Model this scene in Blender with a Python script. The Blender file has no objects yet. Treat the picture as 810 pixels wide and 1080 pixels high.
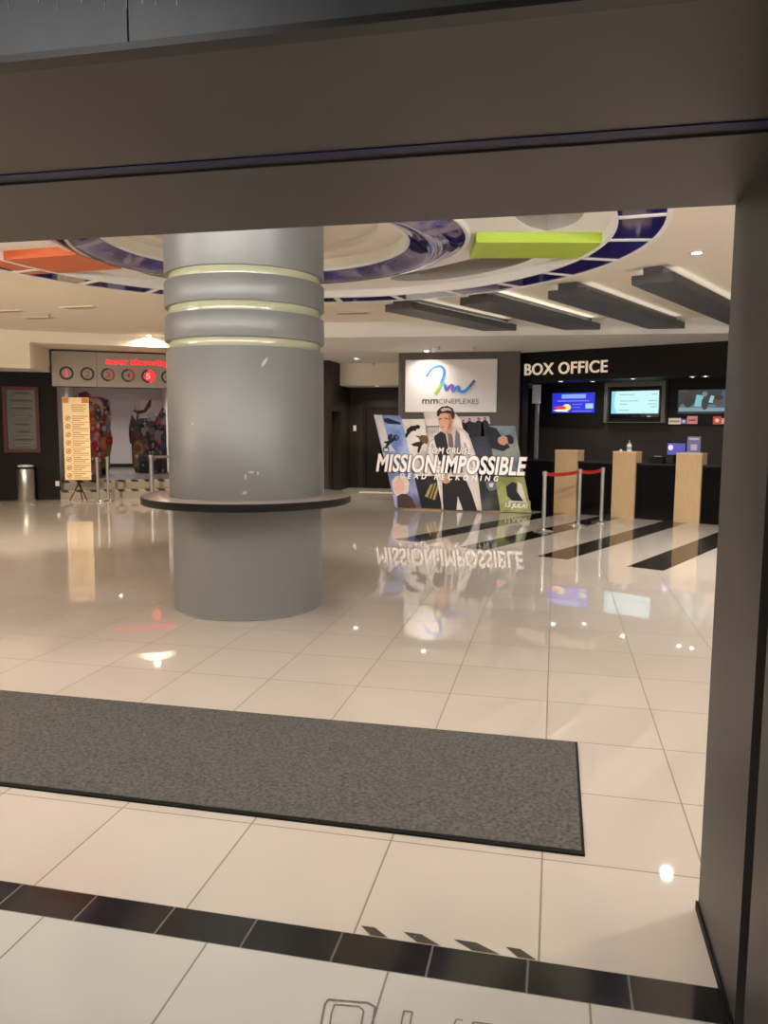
import bpy, math, random
from mathutils import Vector, Matrix
random.seed(7)
COL = bpy.context.scene.collection
PI = math.pi
# ------------------------------------------------------------------ camera
F, CX, CY, H = 819.0, 405.0, 540.0, 1.665
d1 = Vector(((586.83 - CX) / F, -(451.3 - CY) / F, -1.0)).normalized()
up = Vector((1, -0.006, 0)).cross(d1).normalized()
if up.y < 0: up = -up
rt = d1.cross(up)
ROT = Matrix((rt, d1, up))            # world = ROT @ camera
CAM = Vector((0, 0, H))
def ray(px, py): return ROT @ Vector(((px - CX) / F, -(py - CY) / F, -1.0))
def on_z(px, py, z):
    r = ray(px, py); return CAM + r * ((z - H) / r.z)
def on_x(px, py, x):
    r = ray(px, py); return CAM + r * (x / r.x)
cam_data = bpy.data.cameras.new('camera'); cam = bpy.data.objects.new('camera', cam_data)
COL.objects.link(cam); cam.matrix_world = Matrix.Translation(CAM) @ ROT.to_4x4()
cam_data.sensor_fit = 'VERTICAL'; cam_data.sensor_height = 36.0; cam_data.sensor_width = 27.0
cam_data.lens = 36.0 * F / 1080.0; cam_data.clip_start = 0.05; cam_data.clip_end = 200
bpy.context.scene.camera = cam

# ------------------------------------------------------------------ materials
def srgb(r, g, b):
    f = lambda c: (c / 255 / 12.92) if c / 255 <= 0.04045 else ((c / 255 + 0.055) / 1.055) ** 2.4
    return (f(r), f(g), f(b), 1.0)
MATS = {}
def mat(name, col, rough=0.5, metal=0.0, var=0.06, scale=12.0, bump=0.0, coat=0.0, emit=None, es=0.0, stretch=(1, 1, 1), spec=0.5):
    """plain surface: a base colour with a little procedural variation, optional bump"""
    if name in MATS: return MATS[name]
    m = bpy.data.materials.new(name); m.use_nodes = True; nt = m.node_tree; N = nt.nodes; L = nt.links
    b = N['Principled BSDF']; c = srgb(*col)
    tc = N.new('ShaderNodeTexCoord'); mp = N.new('ShaderNodeMapping'); mp.inputs['Scale'].default_value = stretch
    L.new(tc.outputs['Object'], mp.inputs['Vector'])
    nz = N.new('ShaderNodeTexNoise'); nz.inputs['Scale'].default_value = scale; nz.inputs['Detail'].default_value = 4
    L.new(mp.outputs['Vector'], nz.inputs['Vector'])
    mx = N.new('ShaderNodeMix'); mx.data_type = 'RGBA'
    mx.inputs['A'].default_value = tuple(max(0, v * (1 - var)) for v in c[:3]) + (1,)
    mx.inputs['B'].default_value = tuple(min(1, v * (1 + var)) for v in c[:3]) + (1,)
    L.new(nz.outputs['Fac'], mx.inputs['Factor']); L.new(mx.outputs['Result'], b.inputs['Base Color'])
    b.inputs['Roughness'].default_value = rough; b.inputs['Metallic'].default_value = metal
    b.inputs['Coat Weight'].default_value = coat; b.inputs['Specular IOR Level'].default_value = spec
    if bump:
        bp = N.new('ShaderNodeBump'); bp.inputs['Strength'].default_value = bump; bp.inputs['Distance'].default_value = 0.004
        L.new(nz.outputs['Fac'], bp.inputs['Height']); L.new(bp.outputs['Normal'], b.inputs['Normal'])
    if emit is not None:
        b.inputs['Emission Color'].default_value = srgb(*emit); b.inputs['Emission Strength'].default_value = es
    MATS[name] = m; return m
def glow(name, col, es):
    return mat(name, (20, 20, 20), 0.3, emit=col, es=es, var=0.0)

def tile_mat(name, base, dark, pitch_x, pitch_y, ox, oy, grout, rough, width=0.0035, var=0.05):
    m = bpy.data.materials.new(name); m.use_nodes = True; nt = m.node_tree; N = nt.nodes; L = nt.links
    b = N['Principled BSDF']
    ge = N.new('ShaderNodeNewGeometry'); sp = N.new('ShaderNodeSeparateXYZ'); L.new(ge.outputs['Position'], sp.inputs[0])
    def M(op, a, bb=None):
        n = N.new('ShaderNodeMath'); n.operation = op
        for i, v in enumerate((a, bb)):
            if v is None: continue
            if isinstance(v, (int, float)): n.inputs[i].default_value = v
            else: L.new(v, n.inputs[i])
        return n.outputs[0]
    tx = M('DIVIDE', M('SUBTRACT', sp.outputs['X'], ox), pitch_x); ty = M('DIVIDE', M('SUBTRACT', sp.outputs['Y'], oy), pitch_y)
    fx = M('ABSOLUTE', M('SUBTRACT', tx, M('ROUND', tx))); fy = M('ABSOLUTE', M('SUBTRACT', ty, M('ROUND', ty)))
    gx = M('LESS_THAN', M('MULTIPLY', fx, pitch_x), width); gy = M('LESS_THAN', M('MULTIPLY', fy, pitch_y), width)
    g = M('MAXIMUM', gx, gy)
    cb = N.new('ShaderNodeCombineXYZ'); L.new(M('FLOOR', tx), cb.inputs[0]); L.new(M('FLOOR', ty), cb.inputs[1])
    wn = N.new('ShaderNodeTexWhiteNoise'); wn.noise_dimensions = '2D'; L.new(cb.outputs[0], wn.inputs['Vector'])
    nz = N.new('ShaderNodeTexNoise'); nz.inputs['Scale'].default_value = 1.3; nz.inputs['Detail'].default_value = 5
    L.new(ge.outputs['Position'], nz.inputs['Vector'])
    f = M('ADD', M('MULTIPLY', wn.outputs['Value'], 0.55), M('MULTIPLY', nz.outputs['Fac'], 0.45))
    mx = N.new('ShaderNodeMix'); mx.data_type = 'RGBA'; L.new(f, mx.inputs['Factor'])
    mx.inputs['A'].default_value = srgb(*dark); mx.inputs['B'].default_value = srgb(*base)
    m2 = N.new('ShaderNodeMix'); m2.data_type = 'RGBA'; L.new(g, m2.inputs['Factor'])
    L.new(mx.outputs['Result'], m2.inputs['A']); m2.inputs['B'].default_value = srgb(*grout)
    L.new(m2.outputs['Result'], b.inputs['Base Color'])
    n2 = N.new('ShaderNodeTexNoise'); n2.inputs['Scale'].default_value = 3.0; L.new(ge.outputs['Position'], n2.inputs['Vector'])
    r = M('ADD', M('MULTIPLY', n2.outputs['Fac'], 0.03), rough); r = M('ADD', r, M('MULTIPLY', g, 0.5))
    L.new(r, b.inputs['Roughness'])
    bp = N.new('ShaderNodeBump'); bp.inputs['Strength'].default_value = 0.02; bp.inputs['Distance'].default_value = 0.02; b.inputs['Specular IOR Level'].default_value = .62
    n3 = N.new('ShaderNodeTexNoise'); n3.inputs['Scale'].default_value = 2.2; n3.inputs['Detail'].default_value = 1
    L.new(ge.outputs['Position'], n3.inputs['Vector']); L.new(n3.outputs['Fac'], bp.inputs['Height']); L.new(bp.outputs['Normal'], b.inputs['Normal'])
    MATS[name] = m; return m

m_floor = tile_mat('polished cream tiles', (205, 196, 187), (196, 186, 175), .6, .598, -.005, 2.321, (126, 112, 98), 0.012)
m_floor2 = tile_mat('polished white tiles', (200, 197, 192), (193, 189, 183), .6, .6, .144, 2.175, (120, 112, 102), 0.06)
m_band = tile_mat('black band tiles', (34, 32, 32), (26, 25, 25), .302, 5, -.34, 0, (92, 84, 76), 0.09)
m_stripe = mat('dark brown stone stripe', (32, 27, 24), 0.07, var=.25, scale=5)
m_ceil = mat('cream ceiling paint', (240, 230, 214), 0.75, var=.03, scale=2, bump=.05)
m_white = mat('white ceiling paint', (240, 238, 234), 0.65, var=.03, scale=2, bump=.05)
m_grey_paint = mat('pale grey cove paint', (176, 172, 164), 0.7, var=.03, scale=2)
m_char = mat('charcoal wall', (27, 22, 18), 0.65, var=.12, scale=3, bump=.05, spec=.2)
m_char2 = mat('charcoal brown panel', (40, 34, 30), 0.55, var=.12, scale=3, stretch=(1, 1, .2), spec=.25)
m_taupe = mat('taupe wall', (90, 81, 75), 0.55, var=.06, scale=3)
m_header = mat('brown grey clad metal', (77, 73, 70), 0.45, metal=.25, var=.05, scale=60, bump=.03)
m_fascia = mat('blue grey steel sheet', (80, 84, 89), 0.42, metal=.45, var=.18, scale=9, stretch=(1, 1, .3), bump=.03)
m_gap = mat('black channel', (12, 13, 18), 0.4, var=.2)
m_navy = mat('navy shutter bar', (14, 19, 84), 0.45, spec=.25)
m_track = mat('grey shutter track', (44, 45, 44), 0.5, spec=.3)
m_silver = mat('silver column paint', (147, 149, 150), 0.42, metal=.3, var=.05, scale=3, stretch=(1, 1, 3), bump=.04)
m_glassgreen = mat('pale green glass band', (194, 196, 164), 0.15, var=.06, coat=.5)
m_laminate = mat('pale pink grey laminate', (186, 172, 168), 0.18, var=.06, scale=9)
m_blackedge = mat('black edging', (24, 22, 22), 0.35)
m_black = mat('matt black', (15, 14, 14), 0.55, spec=.2)
m_gloss = mat('gloss black', (12, 11, 12), 0.12, var=.1, spec=.2)
m_beam = mat('slate grey paint', (88, 88, 92), 0.5, var=.06, scale=3, bump=.04)
m_bluetile = mat('navy glass tile', (34, 28, 112), 0.06, var=.25, scale=2)
m_lime = mat('lime green paint', (178, 206, 64), 0.45)
m_orange = mat('orange paint', (206, 98, 50), 0.45)
m_wood = mat('pale oak laminate', (178, 148, 110), 0.45, var=.22, scale=9, stretch=(9, 9, .6))
m_steel = mat('brushed steel', (190, 188, 184), 0.28, metal=.9, var=.08, scale=20, stretch=(1, 1, .1))
m_alu = mat('aluminium', (186, 186, 184), 0.35, metal=.7)
m_chrome = mat('grey post', (168, 166, 162), 0.3, metal=.6)
m_red = mat('red belt', (150, 28, 30), 0.6)
m_pale = mat('white plastic', (232, 230, 226), 0.35)
m_board = mat('white sign board', (232, 226, 224), 0.3, var=.02)
m_lamp = glow('lamp glass', (255, 236, 206), 26.0)
m_lampw = glow('lamp glass neutral', (255, 246, 234), 26.0)
m_carpet = mat('grey carpet pile', (84, 82, 79), 0.95, var=.95, scale=62, bump=1.0, spec=.1)
m_maroon = mat('maroon wood', (84, 36, 27), 0.45, var=.2, scale=14, spec=.25)
m_slate = mat('grey green slate', (58, 56, 45), 0.35, var=.2, scale=6)
m_chalk = mat('chalk', (104, 99, 82), 0.8)
m_chalkd = mat('dark ink', (32, 29, 25), 0.8)
m_lav = mat('lavender grey wall', (204, 198, 196), 0.6)

# ------------------------------------------------------------------ mesh helpers
class MB:
    def __init__(s): s.v = []; s.f = []; s.mi = []; s.cur = 0
    def add(s, vs, fs):
        o = len(s.v); s.v += [Vector(p) for p in vs]
        for f in fs: s.f.append([o + i for i in f]); s.mi.append(s.cur)
        return s
    def quad(s, a, b, c, d): return s.add([a, b, c, d], [(0, 1, 2, 3)])
    def box(s, x0, x1, y0, y1, z0, z1):
        return s.prism([(x0, y0), (x1, y0), (x1, y1), (x0, y1)], z0, z1)
    def prism(s, poly, z0, z1):
        n = len(poly)
        ar = sum(poly[i][0] * poly[(i + 1) % n][1] - poly[(i + 1) % n][0] * poly[i][1] for i in range(n))
        if ar < 0: poly = poly[::-1]
        vs = [(p[0], p[1], z0) for p in poly] + [(p[0], p[1], z1) for p in poly]
        fs = [tuple(range(n))[::-1], tuple(range(n, 2 * n))] + [(i, (i + 1) % n, n + (i + 1) % n, n + i) for i in range(n)]
        return s.add(vs, fs)
    def bbox(s, x0, x1, y0, y1, z0, z1, b=.01):
        """box with all edges chamfered by b"""
        vs = []; 
        def c(x, y, z): return (x, y, z)
        xs, ys, zs = (x0, x1), (y0, y1), (z0, z1)
        idx = {}
        for i in (0, 1):
            for j in (0, 1):
                for k in (0, 1):
                    sx, sy, sz = (1, -1)[i], (1, -1)[j], (1, -1)[k]
                    idx[i, j, k, 'x'] = len(vs); vs.append((xs[i], ys[j] + sy * b, zs[k] + sz * b))
                    idx[i, j, k, 'y'] = len(vs); vs.append((xs[i] + sx * b, ys[j], zs[k] + sz * b))
                    idx[i, j, k, 'z'] = len(vs); vs.append((xs[i] + sx * b, ys[j] + sy * b, zs[k]))
        I = idx; fs = []
        for a in (0, 1):
            fs.append([I[a, 0, 0, 'x'], I[a, 1, 0, 'x'], I[a, 1, 1, 'x'], I[a, 0, 1, 'x']])
            fs.append([I[0, a, 0, 'y'], I[1, a, 0, 'y'], I[1, a, 1, 'y'], I[0, a, 1, 'y']])
            fs.append([I[0, 0, a, 'z'], I[1, 0, a, 'z'], I[1, 1, a, 'z'], I[0, 1, a, 'z']])
        for p in (0, 1):
            for q in (0, 1):
                fs.append([I[0, p, q, 'y'], I[1, p, q, 'y'], I[1, p, q, 'z'], I[0, p, q, 'z']])
                fs.append([I[p, 0, q, 'x'], I[p, 1, q, 'x'], I[p, 1, q, 'z'], I[p, 0, q, 'z']])
                fs.append([I[p, q, 0, 'x'], I[p, q, 1, 'x'], I[p, q, 1, 'y'], I[p, q, 0, 'y']])
                for r in (0, 1): fs.append([I[p, q, r, 'x'], I[p, q, r, 'y'], I[p, q, r, 'z']])
        return s.add(vs, fs)
    def lathe(s, prof, cx=0, cy=0, n=48, a0=0, a1=2 * PI, closed=False):
        full = abs(a1 - a0 - 2 * PI) < 1e-6; k = n if full else n + 1; vs = []; fs = []; m = len(prof)
        for i in range(k):
            a = a0 + (a1 - a0) * i / n
            for (r, z) in prof: vs.append((cx + r * math.cos(a), cy + r * math.sin(a), z))
        for i in range(n):
            j = (i + 1) % k
            for t in range(m if closed else m - 1):
                w = (t + 1) % m; fs.append((i * m + t, j * m + t, j * m + w, i * m + w))
        if not full and closed: fs += [tuple(range(m)), tuple(range((k - 1) * m, k * m))[::-1]]
        return s.add(vs, fs)
    def tube(s, pts, r, n=10, cap=True):
        pts = [Vector(p) for p in pts]; rs = r if isinstance(r, (list, tuple)) else [r] * len(pts); vs = []; fs = []
        for i, p in enumerate(pts):
            t = (pts[min(i + 1, len(pts) - 1)] - pts[max(i - 1, 0)]).normalized()
            a = t.cross(Vector((0, 0, 1)));
            if a.length < 1e-3: a = t.cross(Vector((1, 0, 0)))
            a.normalize(); b = t.cross(a)
            for k in range(n): vs.append(p + (a * math.cos(2 * PI * k / n) + b * math.sin(2 * PI * k / n)) * rs[i])
        for i in range(len(pts) - 1):
            for k in range(n): fs.append((i * n + k, i * n + (k + 1) % n, (i + 1) * n + (k + 1) % n, (i + 1) * n + k))
        if cap: fs += [tuple(range(n)), tuple(range((len(pts) - 1) * n, len(pts) * n))]
        return s.add(vs, fs)
    def sheet(s, pl, poly, d0, d1):
        """a flat polygon given in a wall plane's own metres, between two distances from the plane"""
        n = len(poly)
        ar = sum(poly[i][0] * poly[(i + 1) % n][1] - poly[(i + 1) % n][0] * poly[i][1] for i in range(n))
        if ar < 0: poly = poly[::-1]
        vs = [pl.pt(a, b, d1) for a, b in poly] + [pl.pt(a, b, d0) for a, b in poly]
        fs = [tuple(range(n)), tuple(range(n, 2 * n))[::-1]] + [(n + i, n + (i + 1) % n, (i + 1) % n, i) for i in range(n)]
        return s.add(vs, fs)
    def rect(s, pl, s0, s1, z0, z1, d0, d1): return s.sheet(pl, [(s0, z0), (s1, z0), (s1, z1), (s0, z1)], d0, d1)
    def text(s, pl, txt, s0, s1, z0, z1, d0, d1, bold=0.0, shear=0.0, skew=0.0, space=1.0):
        """lettering fitted to a rectangle of a wall plane"""
        cu = bpy.data.curves.new('lettering', 'FONT'); cu.body = txt; cu.extrude = .5; cu.offset = bold; cu.shear = shear; cu.resolution_u = 4
        cu.space_character = space
        o = bpy.data.objects.new('lettering', cu); COL.objects.link(o); bpy.context.view_layer.update()
        me = bpy.data.meshes.new_from_object(o.evaluated_get(bpy.context.evaluated_depsgraph_get()))
        xs = [v.co.x for v in me.vertices]; ys = [v.co.y for v in me.vertices]
        ax, bx, ay, by = min(xs), max(xs), min(ys), max(ys)
        vs = []
        for v in me.vertices:
            fx = (v.co.x - ax) / (bx - ax); fy = (v.co.y - ay) / (by - ay)
            vs.append(pl.pt(s0 + (s1 - s0) * fx, z0 + (z1 - z0) * fy + skew * (fx - .5), d0 + (d1 - d0) * (v.co.z + .5)))
        fs = [tuple(p.vertices) for p in me.polygons]
        bpy.data.objects.remove(o); bpy.data.curves.remove(cu); bpy.data.meshes.remove(me)
        return s.add(vs, fs)
    def build(s, name, m, parent=None, smooth=False, angle=40):
        org = Vector((0, 0, 0))
        if parent is not None:
            r = parent
            while r.parent: r = r.parent
            org = r.location.copy()
        else:
            xs = [p.x for p in s.v]; ys = [p.y for p in s.v]; zs = [p.z for p in s.v]
            org = Vector(((min(xs) + max(xs)) / 2, (min(ys) + max(ys)) / 2, min(zs)))
        me = bpy.data.meshes.new(name); me.from_pydata([p - org for p in s.v], [], s.f)
        ms = m if isinstance(m, (list, tuple)) else [m]
        for q in ms: me.materials.append(q)
        for p, i in zip(me.polygons, s.mi): p.material_index = min(i, len(ms) - 1)
        me.validate(); me.update()
        if smooth:
            for p in me.polygons: p.use_smooth = True
            try: me.set_sharp_from_angle(angle=math.radians(angle))
            except Exception: pass
        o = bpy.data.objects.new(name, me); COL.objects.link(o)
        if parent is not None: o.parent = parent
        else: o.location = org
        return o
class PL:
    """a vertical plane: P0, direction u at an angle, v pointing away from the viewer"""
    def __init__(s, x, y, ang):
        a = math.radians(ang); s.P = Vector((x, y, 0)); s.u = Vector((math.cos(a), math.sin(a), 0)); s.v = Vector((-s.u.y, s.u.x, 0))
    def pt(s, a, z, d=0.0): return s.P + s.u * a - s.v * d + Vector((0, 0, z))
    def xy(s, a, d): p = s.P + s.u * a + s.v * d; return (p.x, p.y)          # d measured away from the viewer
    def px(s, x, y, d=0.0):
        r = ray(x, y); P = s.P - s.v * d; t = s.v.dot(P - CAM * 1.0 * Vector((1, 1, 0)).length * 0) / s.v.dot(r) if False else s.v.dot(P) / s.v.dot(r)
        q = CAM + r * t; return (s.u.dot(q - P), q.z)
def thing(name, label, cat, loc=(0, 0, 0), group=None):
    o = bpy.data.objects.new(name, None); COL.objects.link(o); o.location = loc; o.empty_display_size = .1
    o['label'] = label; o['category'] = cat
    if group: o['group'] = group
    return o
def tag(o, label, cat, group=None):
    o['label'] = label; o['category'] = cat
    if group: o['group'] = group
    return o
def struct(name, mb, m, smooth=False):
    o = mb.build(name, m, None, smooth); o['kind'] = 'structure'; return o
def copy_tree(o, parent=None):
    c = o.copy(); COL.objects.link(c)
    if parent: c.parent = parent
    for ch in [x for x in bpy.data.objects if x.parent == o]: copy_tree(ch, c)
    return c

# wall planes
WL = PL(-11.3, 15.2, 31)               # slanted left wall with the numbered sign
BX = PL(0.0, 15.65, -25.3)             # slanted box office counter line
def bxy(u, v): return BX.xy(u, v)
ZC, ZL = 3.55, 3.28                    # lobby ceiling, lower ceiling before the box office

# ------------------------------------------------------------------ SETTING
struct('floor', MB().box(-16, 4.8, 2.321, 21.5, -.1, 0), m_floor)
struct('floor', MB().box(-8, 3.2, -5.2, 2.175, -.1, 0), m_floor2)
struct('floor', MB().box(-8, 3.2, 2.175, 2.321, -.1, 0.0005), m_band)
for u0, u1 in ((-.2, .24), (.95, 1.37), (2.15, 2.57), (3.34, 3.78)):
    struct('trim_1', MB().prism([bxy(u0, -5.0), bxy(u1, -5.0), bxy(u1, .1), bxy(u0, .1)], -.01, .001), m_stripe)
struct('ceiling', MB().box(-16, 4.8, 2.713, 21.5, ZC, ZC + .1), m_ceil)
struct('ceiling', MB().box(-8, 3.2, -5.2, 1.403, 3.0, 3.1), m_white)
struct('wall_front', MB().box(-16, -6.0, 1.403, 2.713, 0, ZC + .1), m_header)
struct('wall_side', MB().box(-16.2, -16, 2.713, 21.5, 0, ZC), m_char)
struct('wall_side', MB().box(4.8, 5.0, 2.713, 21.5, 0, ZC), m_char)
struct('wall_rear', MB().box(-8.2, 3.4, -5.4, -5.2, 0, 3.1), m_lav)
struct('wall_side', MB().box(-8.2, -8.0, -5.2, 1.403, 0, 3.1), m_lav)
struct('wall_side', MB().box(3.2, 3.4, -5.2, 1.403, 0, 3.1), m_lav)
# portal: header and right jamb, both split by the shutter channel
zs = 2.366
hd = MB(); hd.box(-6.0, .53, 2.085, 2.713, zs, ZC + .1); hd.box(-6.0, .53, 1.44, 1.995, zs, ZC + .1); hd.box(-6, .53, 1.995, 2.085, zs + .12, ZC + .1)
struct('trim_2', hd, m_header)
struct('trim_3', MB().box(-6.0, .53, 1.995, 2.03, zs - .003, zs + .119), m_navy)
struct('trim_4', MB().box(-6.0, .53, 2.031, 2.084, zs + .006, zs + .119), m_track)
jb = MB(); jb.box(.53, 4.8, 2.15, 2.713, 0, ZC + .1); jb.box(.53, 4.8, 1.44, 2.06, 0, ZC + .1); jb.box(.60, 4.8, 2.06, 2.15, 0, ZC + .1)
struct('wall_front', jb, m_header)
struct('trim_4', MB().box(.57, .599, 2.061, 2.149, 0, zs), m_gap)
struct('trim_2', MB().box(.522, .532, 2.155, 2.72, 0.0, .03), m_black)
fx = MB(); x135 = (CAM + ray(135, 30) * (1.403 / ray(135, 30).y)).x
fx.box(-6.0, x135 - .002, 1.403, 1.439, zs + .012, 3.0); fx.box(x135 + .002, 3.2, 1.403, 1.439, zs + .012, 3.0)
struct('trim_5', fx, m_fascia)
struct('trim_5', MB().box(-6, 3.2, 1.398, 1.4395, zs - .002, zs + .0119), m_gap)
sk = MB()
for x, y0, y1 in ((8, -4, 12), (40, -2, 3), (60, -6, 13), (86, 0, 3), (110, -8, 11), (133, -6, 9), (150, 0, 4), (164, -6, 7), (186, -6, 6), (20, 30, 33)):
    a = CAM + ray(x, y0) * (1.4025 / ray(x, y0).y); b = CAM + ray(x + 1.1, y1) * (1.4025 / ray(x + 1.1, y1).y)
    sk.box(a.x, b.x, 1.4018, 1.403, b.z, a.z)
o = struct('trim_5', sk, mat('white paint streak', (214, 216, 216), .6))

# left wall W_L, its opening and bulkhead
S0, S1, ZO = .50, 3.05, 2.54
wl = MB()
for a, b, z0, z1 in ((-5.2, S0, 0, ZC), (S1, 6.78, 0, ZC), (S0, S1, ZO, ZC)):
    wl.prism([WL.xy(a, 0), WL.xy(b, 0), WL.xy(b, .2), WL.xy(a, .2)], z0, z1)
struct('wall_left', wl, m_char)
bk = MB(); bk.prism([WL.xy(-5.2, -1.4), WL.xy(.133, -1.4), WL.xy(.41, -.001), WL.xy(-5.2, -.001)], 2.815, ZC)
bk.prism([WL.xy(.133, -1.4), WL.xy(5.6, -1.4), WL.xy(6.7, -.001), WL.xy(.41, -.001)], 3.32, ZC)
struct('trim_6', bk, m_ceil)
struct('trim_6', MB().prism([WL.xy(-5.2, -1.43), WL.xy(.133, -1.43), WL.xy(.133, -1.4), WL.xy(-5.2, -1.4)], 2.80, 2.88), m_ceil)
# passage behind the opening: two steps, floor, side and end walls
m_dimfloor = mat('grey vinyl passage', (92, 86, 84), .4)
m_step = mat('beige step', (156, 143, 124), .4)
struct('floor', MB().prism([WL.xy(S0, .32), WL.xy(S1, .32), WL.xy(S1, 6.2), WL.xy(S0, 6.2)], 0, .40), m_dimfloor)
struct('trim_7', MB().prism([WL.xy(S0, .02), WL.xy(S1, .02), WL.xy(S1, .32), WL.xy(S0, .32)], 0, .20), m_step)
struct('trim_7', MB().prism([WL.xy(S0, .30), WL.xy(S1, .30), WL.xy(S1, .3199), WL.xy(S0, .3199)], .20, .40), m_step)
pw = MB(); pw.prism([WL.xy(S0 - .15, .2), WL.xy(S0, .2), WL.xy(S0, 6.2), WL.xy(S0 - .15, 6.2)], 0, 3.0)
pw.prism([WL.xy(S1, .2), WL.xy(S1 + .15, .2), WL.xy(S1 + .15, 6.2), WL.xy(S1, 6.2)], 0, 3.0)
pw.prism([WL.xy(S0 - .15, 6.2), WL.xy(S1 + .15, 6.2), WL.xy(S1 + .15, 6.3), WL.xy(S0 - .15, 6.3)], 0, 3.0)
struct('wall_passage', pw, m_lav)
struct('ceiling', MB().prism([WL.xy(S0 - .15, .2), WL.xy(S1 + .15, .2), WL.xy(S1 + .15, 6.3), WL.xy(S0 - .15, 6.3)], 3.0, 3.1), m_ceil)
struct('baseboard_passage', MB().prism([WL.xy(S0, 6.17), WL.xy(S1, 6.17), WL.xy(S1, 6.199), WL.xy(S0, 6.199)], .40, .50), m_char2)
for dd, z in ((.02, .2), (.3, .4)):                     # hazard tape on both step edges
    hz = MB(); n = 17; w = (S1 - S0) / n
    for i in range(n):
        a = S0 + i * w
        hz.cur = i % 2
        hz.add([WL.pt(a + .03 * q, zz, -dd + .002) for q, zz in ((0, z), (0, z))] and
               [WL.pt(a, z, -dd + .003), WL.pt(a + w, z, -dd + .003), WL.pt(min(a + w + .06, S1), z - .055, -dd + .003), WL.pt(min(a + .06, S1), z - .055, -dd + .003)], [(3, 2, 1, 0)])
        hz.add([WL.pt(a, z + .002, -dd + .003), WL.pt(a + w, z + .002, -dd + .003), WL.pt(min(a + w + .04, S1), z + .002, -dd - .04), WL.pt(min(a + .04, S1), z + .002, -dd - .04)], [(0, 1, 2, 3)])
    o = hz.build('hazard_tape', [mat('black tape', (26, 24, 22), .5), mat('beige tape', (168, 154, 124), .5)])
    tag(o, ('black and yellow hazard tape on the lower step edge' if z < .3 else 'black and yellow hazard tape on the upper step edge') + ' below the red numbered sign', 'tape', 'hazard tape on the steps')

# alcove right of the column: side wall with a dark doorway, back wall, bulkhead
XA = -5.5
ya = on_x(350, 470, XA).y; yb = on_x(359.5, 470, XA).y; zt = on_x(355, 434, XA).z
aw = MB(); aw.box(XA - .3, XA, 18.55, ya, 0, ZC); aw.box(XA - .3, XA, yb, 21.0, 0, ZC); aw.box(XA - .3, XA, ya, yb, zt, ZC)
struct('wall_alcove', aw, m_char2)
struct('door_1', MB().box(XA - .28, XA - .22, ya, yb, 0, zt), m_black)
struct('trim_8', MB().box(XA - .219, XA - .10, ya + .02, ya + .10, 0, zt - .25), m_taupe)
struct('wall_alcove', MB().box(XA, -3.0, 20.6, 20.8, 0, ZL), m_char2)
dd = MB(); dd.box(-5.02, -4.08, 20.56, 20.6, .02, 2.15); dd.box(-5.1, -5.03, 20.54, 20.6, 0, 2.22); dd.box(-4.07, -4.0, 20.54, 20.6, 0, 2.22); dd.box(-5.03, -4.07, 20.54, 20.6, 2.151, 2.22)
struct('door_2', dd, m_char)
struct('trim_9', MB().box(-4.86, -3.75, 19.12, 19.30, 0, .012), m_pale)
struct('trim_6', MB().box(XA, -3.43, 19.6, 20.6, 2.72, ZL), m_ceil)
# logo wall block
struct('wall_back', MB().prism([(-3.43, 17.0), (-.80, 17.0), (-.80, 17.6), (-3.43, 20.6)], 0, ZL), m_taupe)
# lower ceiling with its step
struct('ceiling', MB().prism([(-6.0, 13.75), (4.8, 14.5), (4.8, 21.5), (-5.6, 21.5), (-5.6, 18.6), (-6.0, 18.5)], ZL, ZC - .001), m_white)
# box office room: fascia, back wall, pier, right end
struct('trim_10', MB().prism([bxy(-1.62, 1.25), bxy(4.9, 1.25), bxy(4.9, 3.0), bxy(-1.62, 3.0)], 2.665, ZL), m_char)
struct('wall_back', MB().prism([bxy(-2.0, 2.6), bxy(4.9, 2.6), bxy(4.9, 2.75), bxy(-2.0, 2.75)], 0, 2.664), m_char2)
struct('trim_10', MB().prism([bxy(-1.75, 1.25), bxy(-1.40, 1.25), bxy(-1.40, 1.5), bxy(-1.75, 1.5)], 0, 2.664), m_char)

# ------------------------------------------------------------------ DOWNLIGHTS
def downlight(p, label, glass=m_lamp, r=.06, group='recessed ceiling downlights'):
    t = thing('downlight', label, 'light', p, group)
    a = MB().lathe([(r * .86, -.012), (r * 1.2, -.014), (r * 1.25, -.001), (r * 1.2, 0), (r * .86, 0)], p[0], p[1], 28)
    for v in a.v: v.z += p[2]
    a.build('trim_ring', m_pale, t, True)
    b = MB().lathe([(0, -.010), (r * .5, -.010), (r * .86, -.008), (r * .86, -.002)], p[0], p[1], 28)
    for v in b.v: v.z += p[2]
    b.build('lens', glass, t, True)
    return t
def lamp(p, power, col, r=.06, spread=140):
    l = bpy.data.lights.new('downlight', 'AREA'); l.shape = 'DISK'; l.size = 2 * r; l.energy = power; l.color = col; l.spread = math.radians(spread)
    o = bpy.data.objects.new('light', l); COL.objects.link(o); o.location = (p[0], p[1], p[2] - .03); return o
WARM, NEUT, COOL = (1.0, .86, .68), (1.0, .93, .85), (1.0, .97, .94)
E = 1.0
for px, py, z, lab, pw_, c in ((735, 266, ZC, 'bright round downlight right of the blue tiled ceiling ring', 42, NEUT),
                    (450, 370, ZL, 'lit round downlight over the white logo board', 13, NEUT),
                    (376, 378, ZL, 'lit round downlight between the silver column and the logo wall', 30, WARM),
                    (398, 407, 2.72, 'small lit downlight under the low cream bulkhead of the alcove', 18, WARM),
                    (625, 402, 2.665, 'lit downlight above the blue screen of the box office', 6, NEUT),
                    (730, 397, 2.665, 'lit downlight above the dark film screen of the box office', 6, NEUT)):
    p = on_z(px, py, z); p = (p.x, p.y, z); downlight(p, lab, m_lampw if c is NEUT else m_lamp, .062 if z > 3 else .05); lamp(p, pw_ * E, c)
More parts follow.
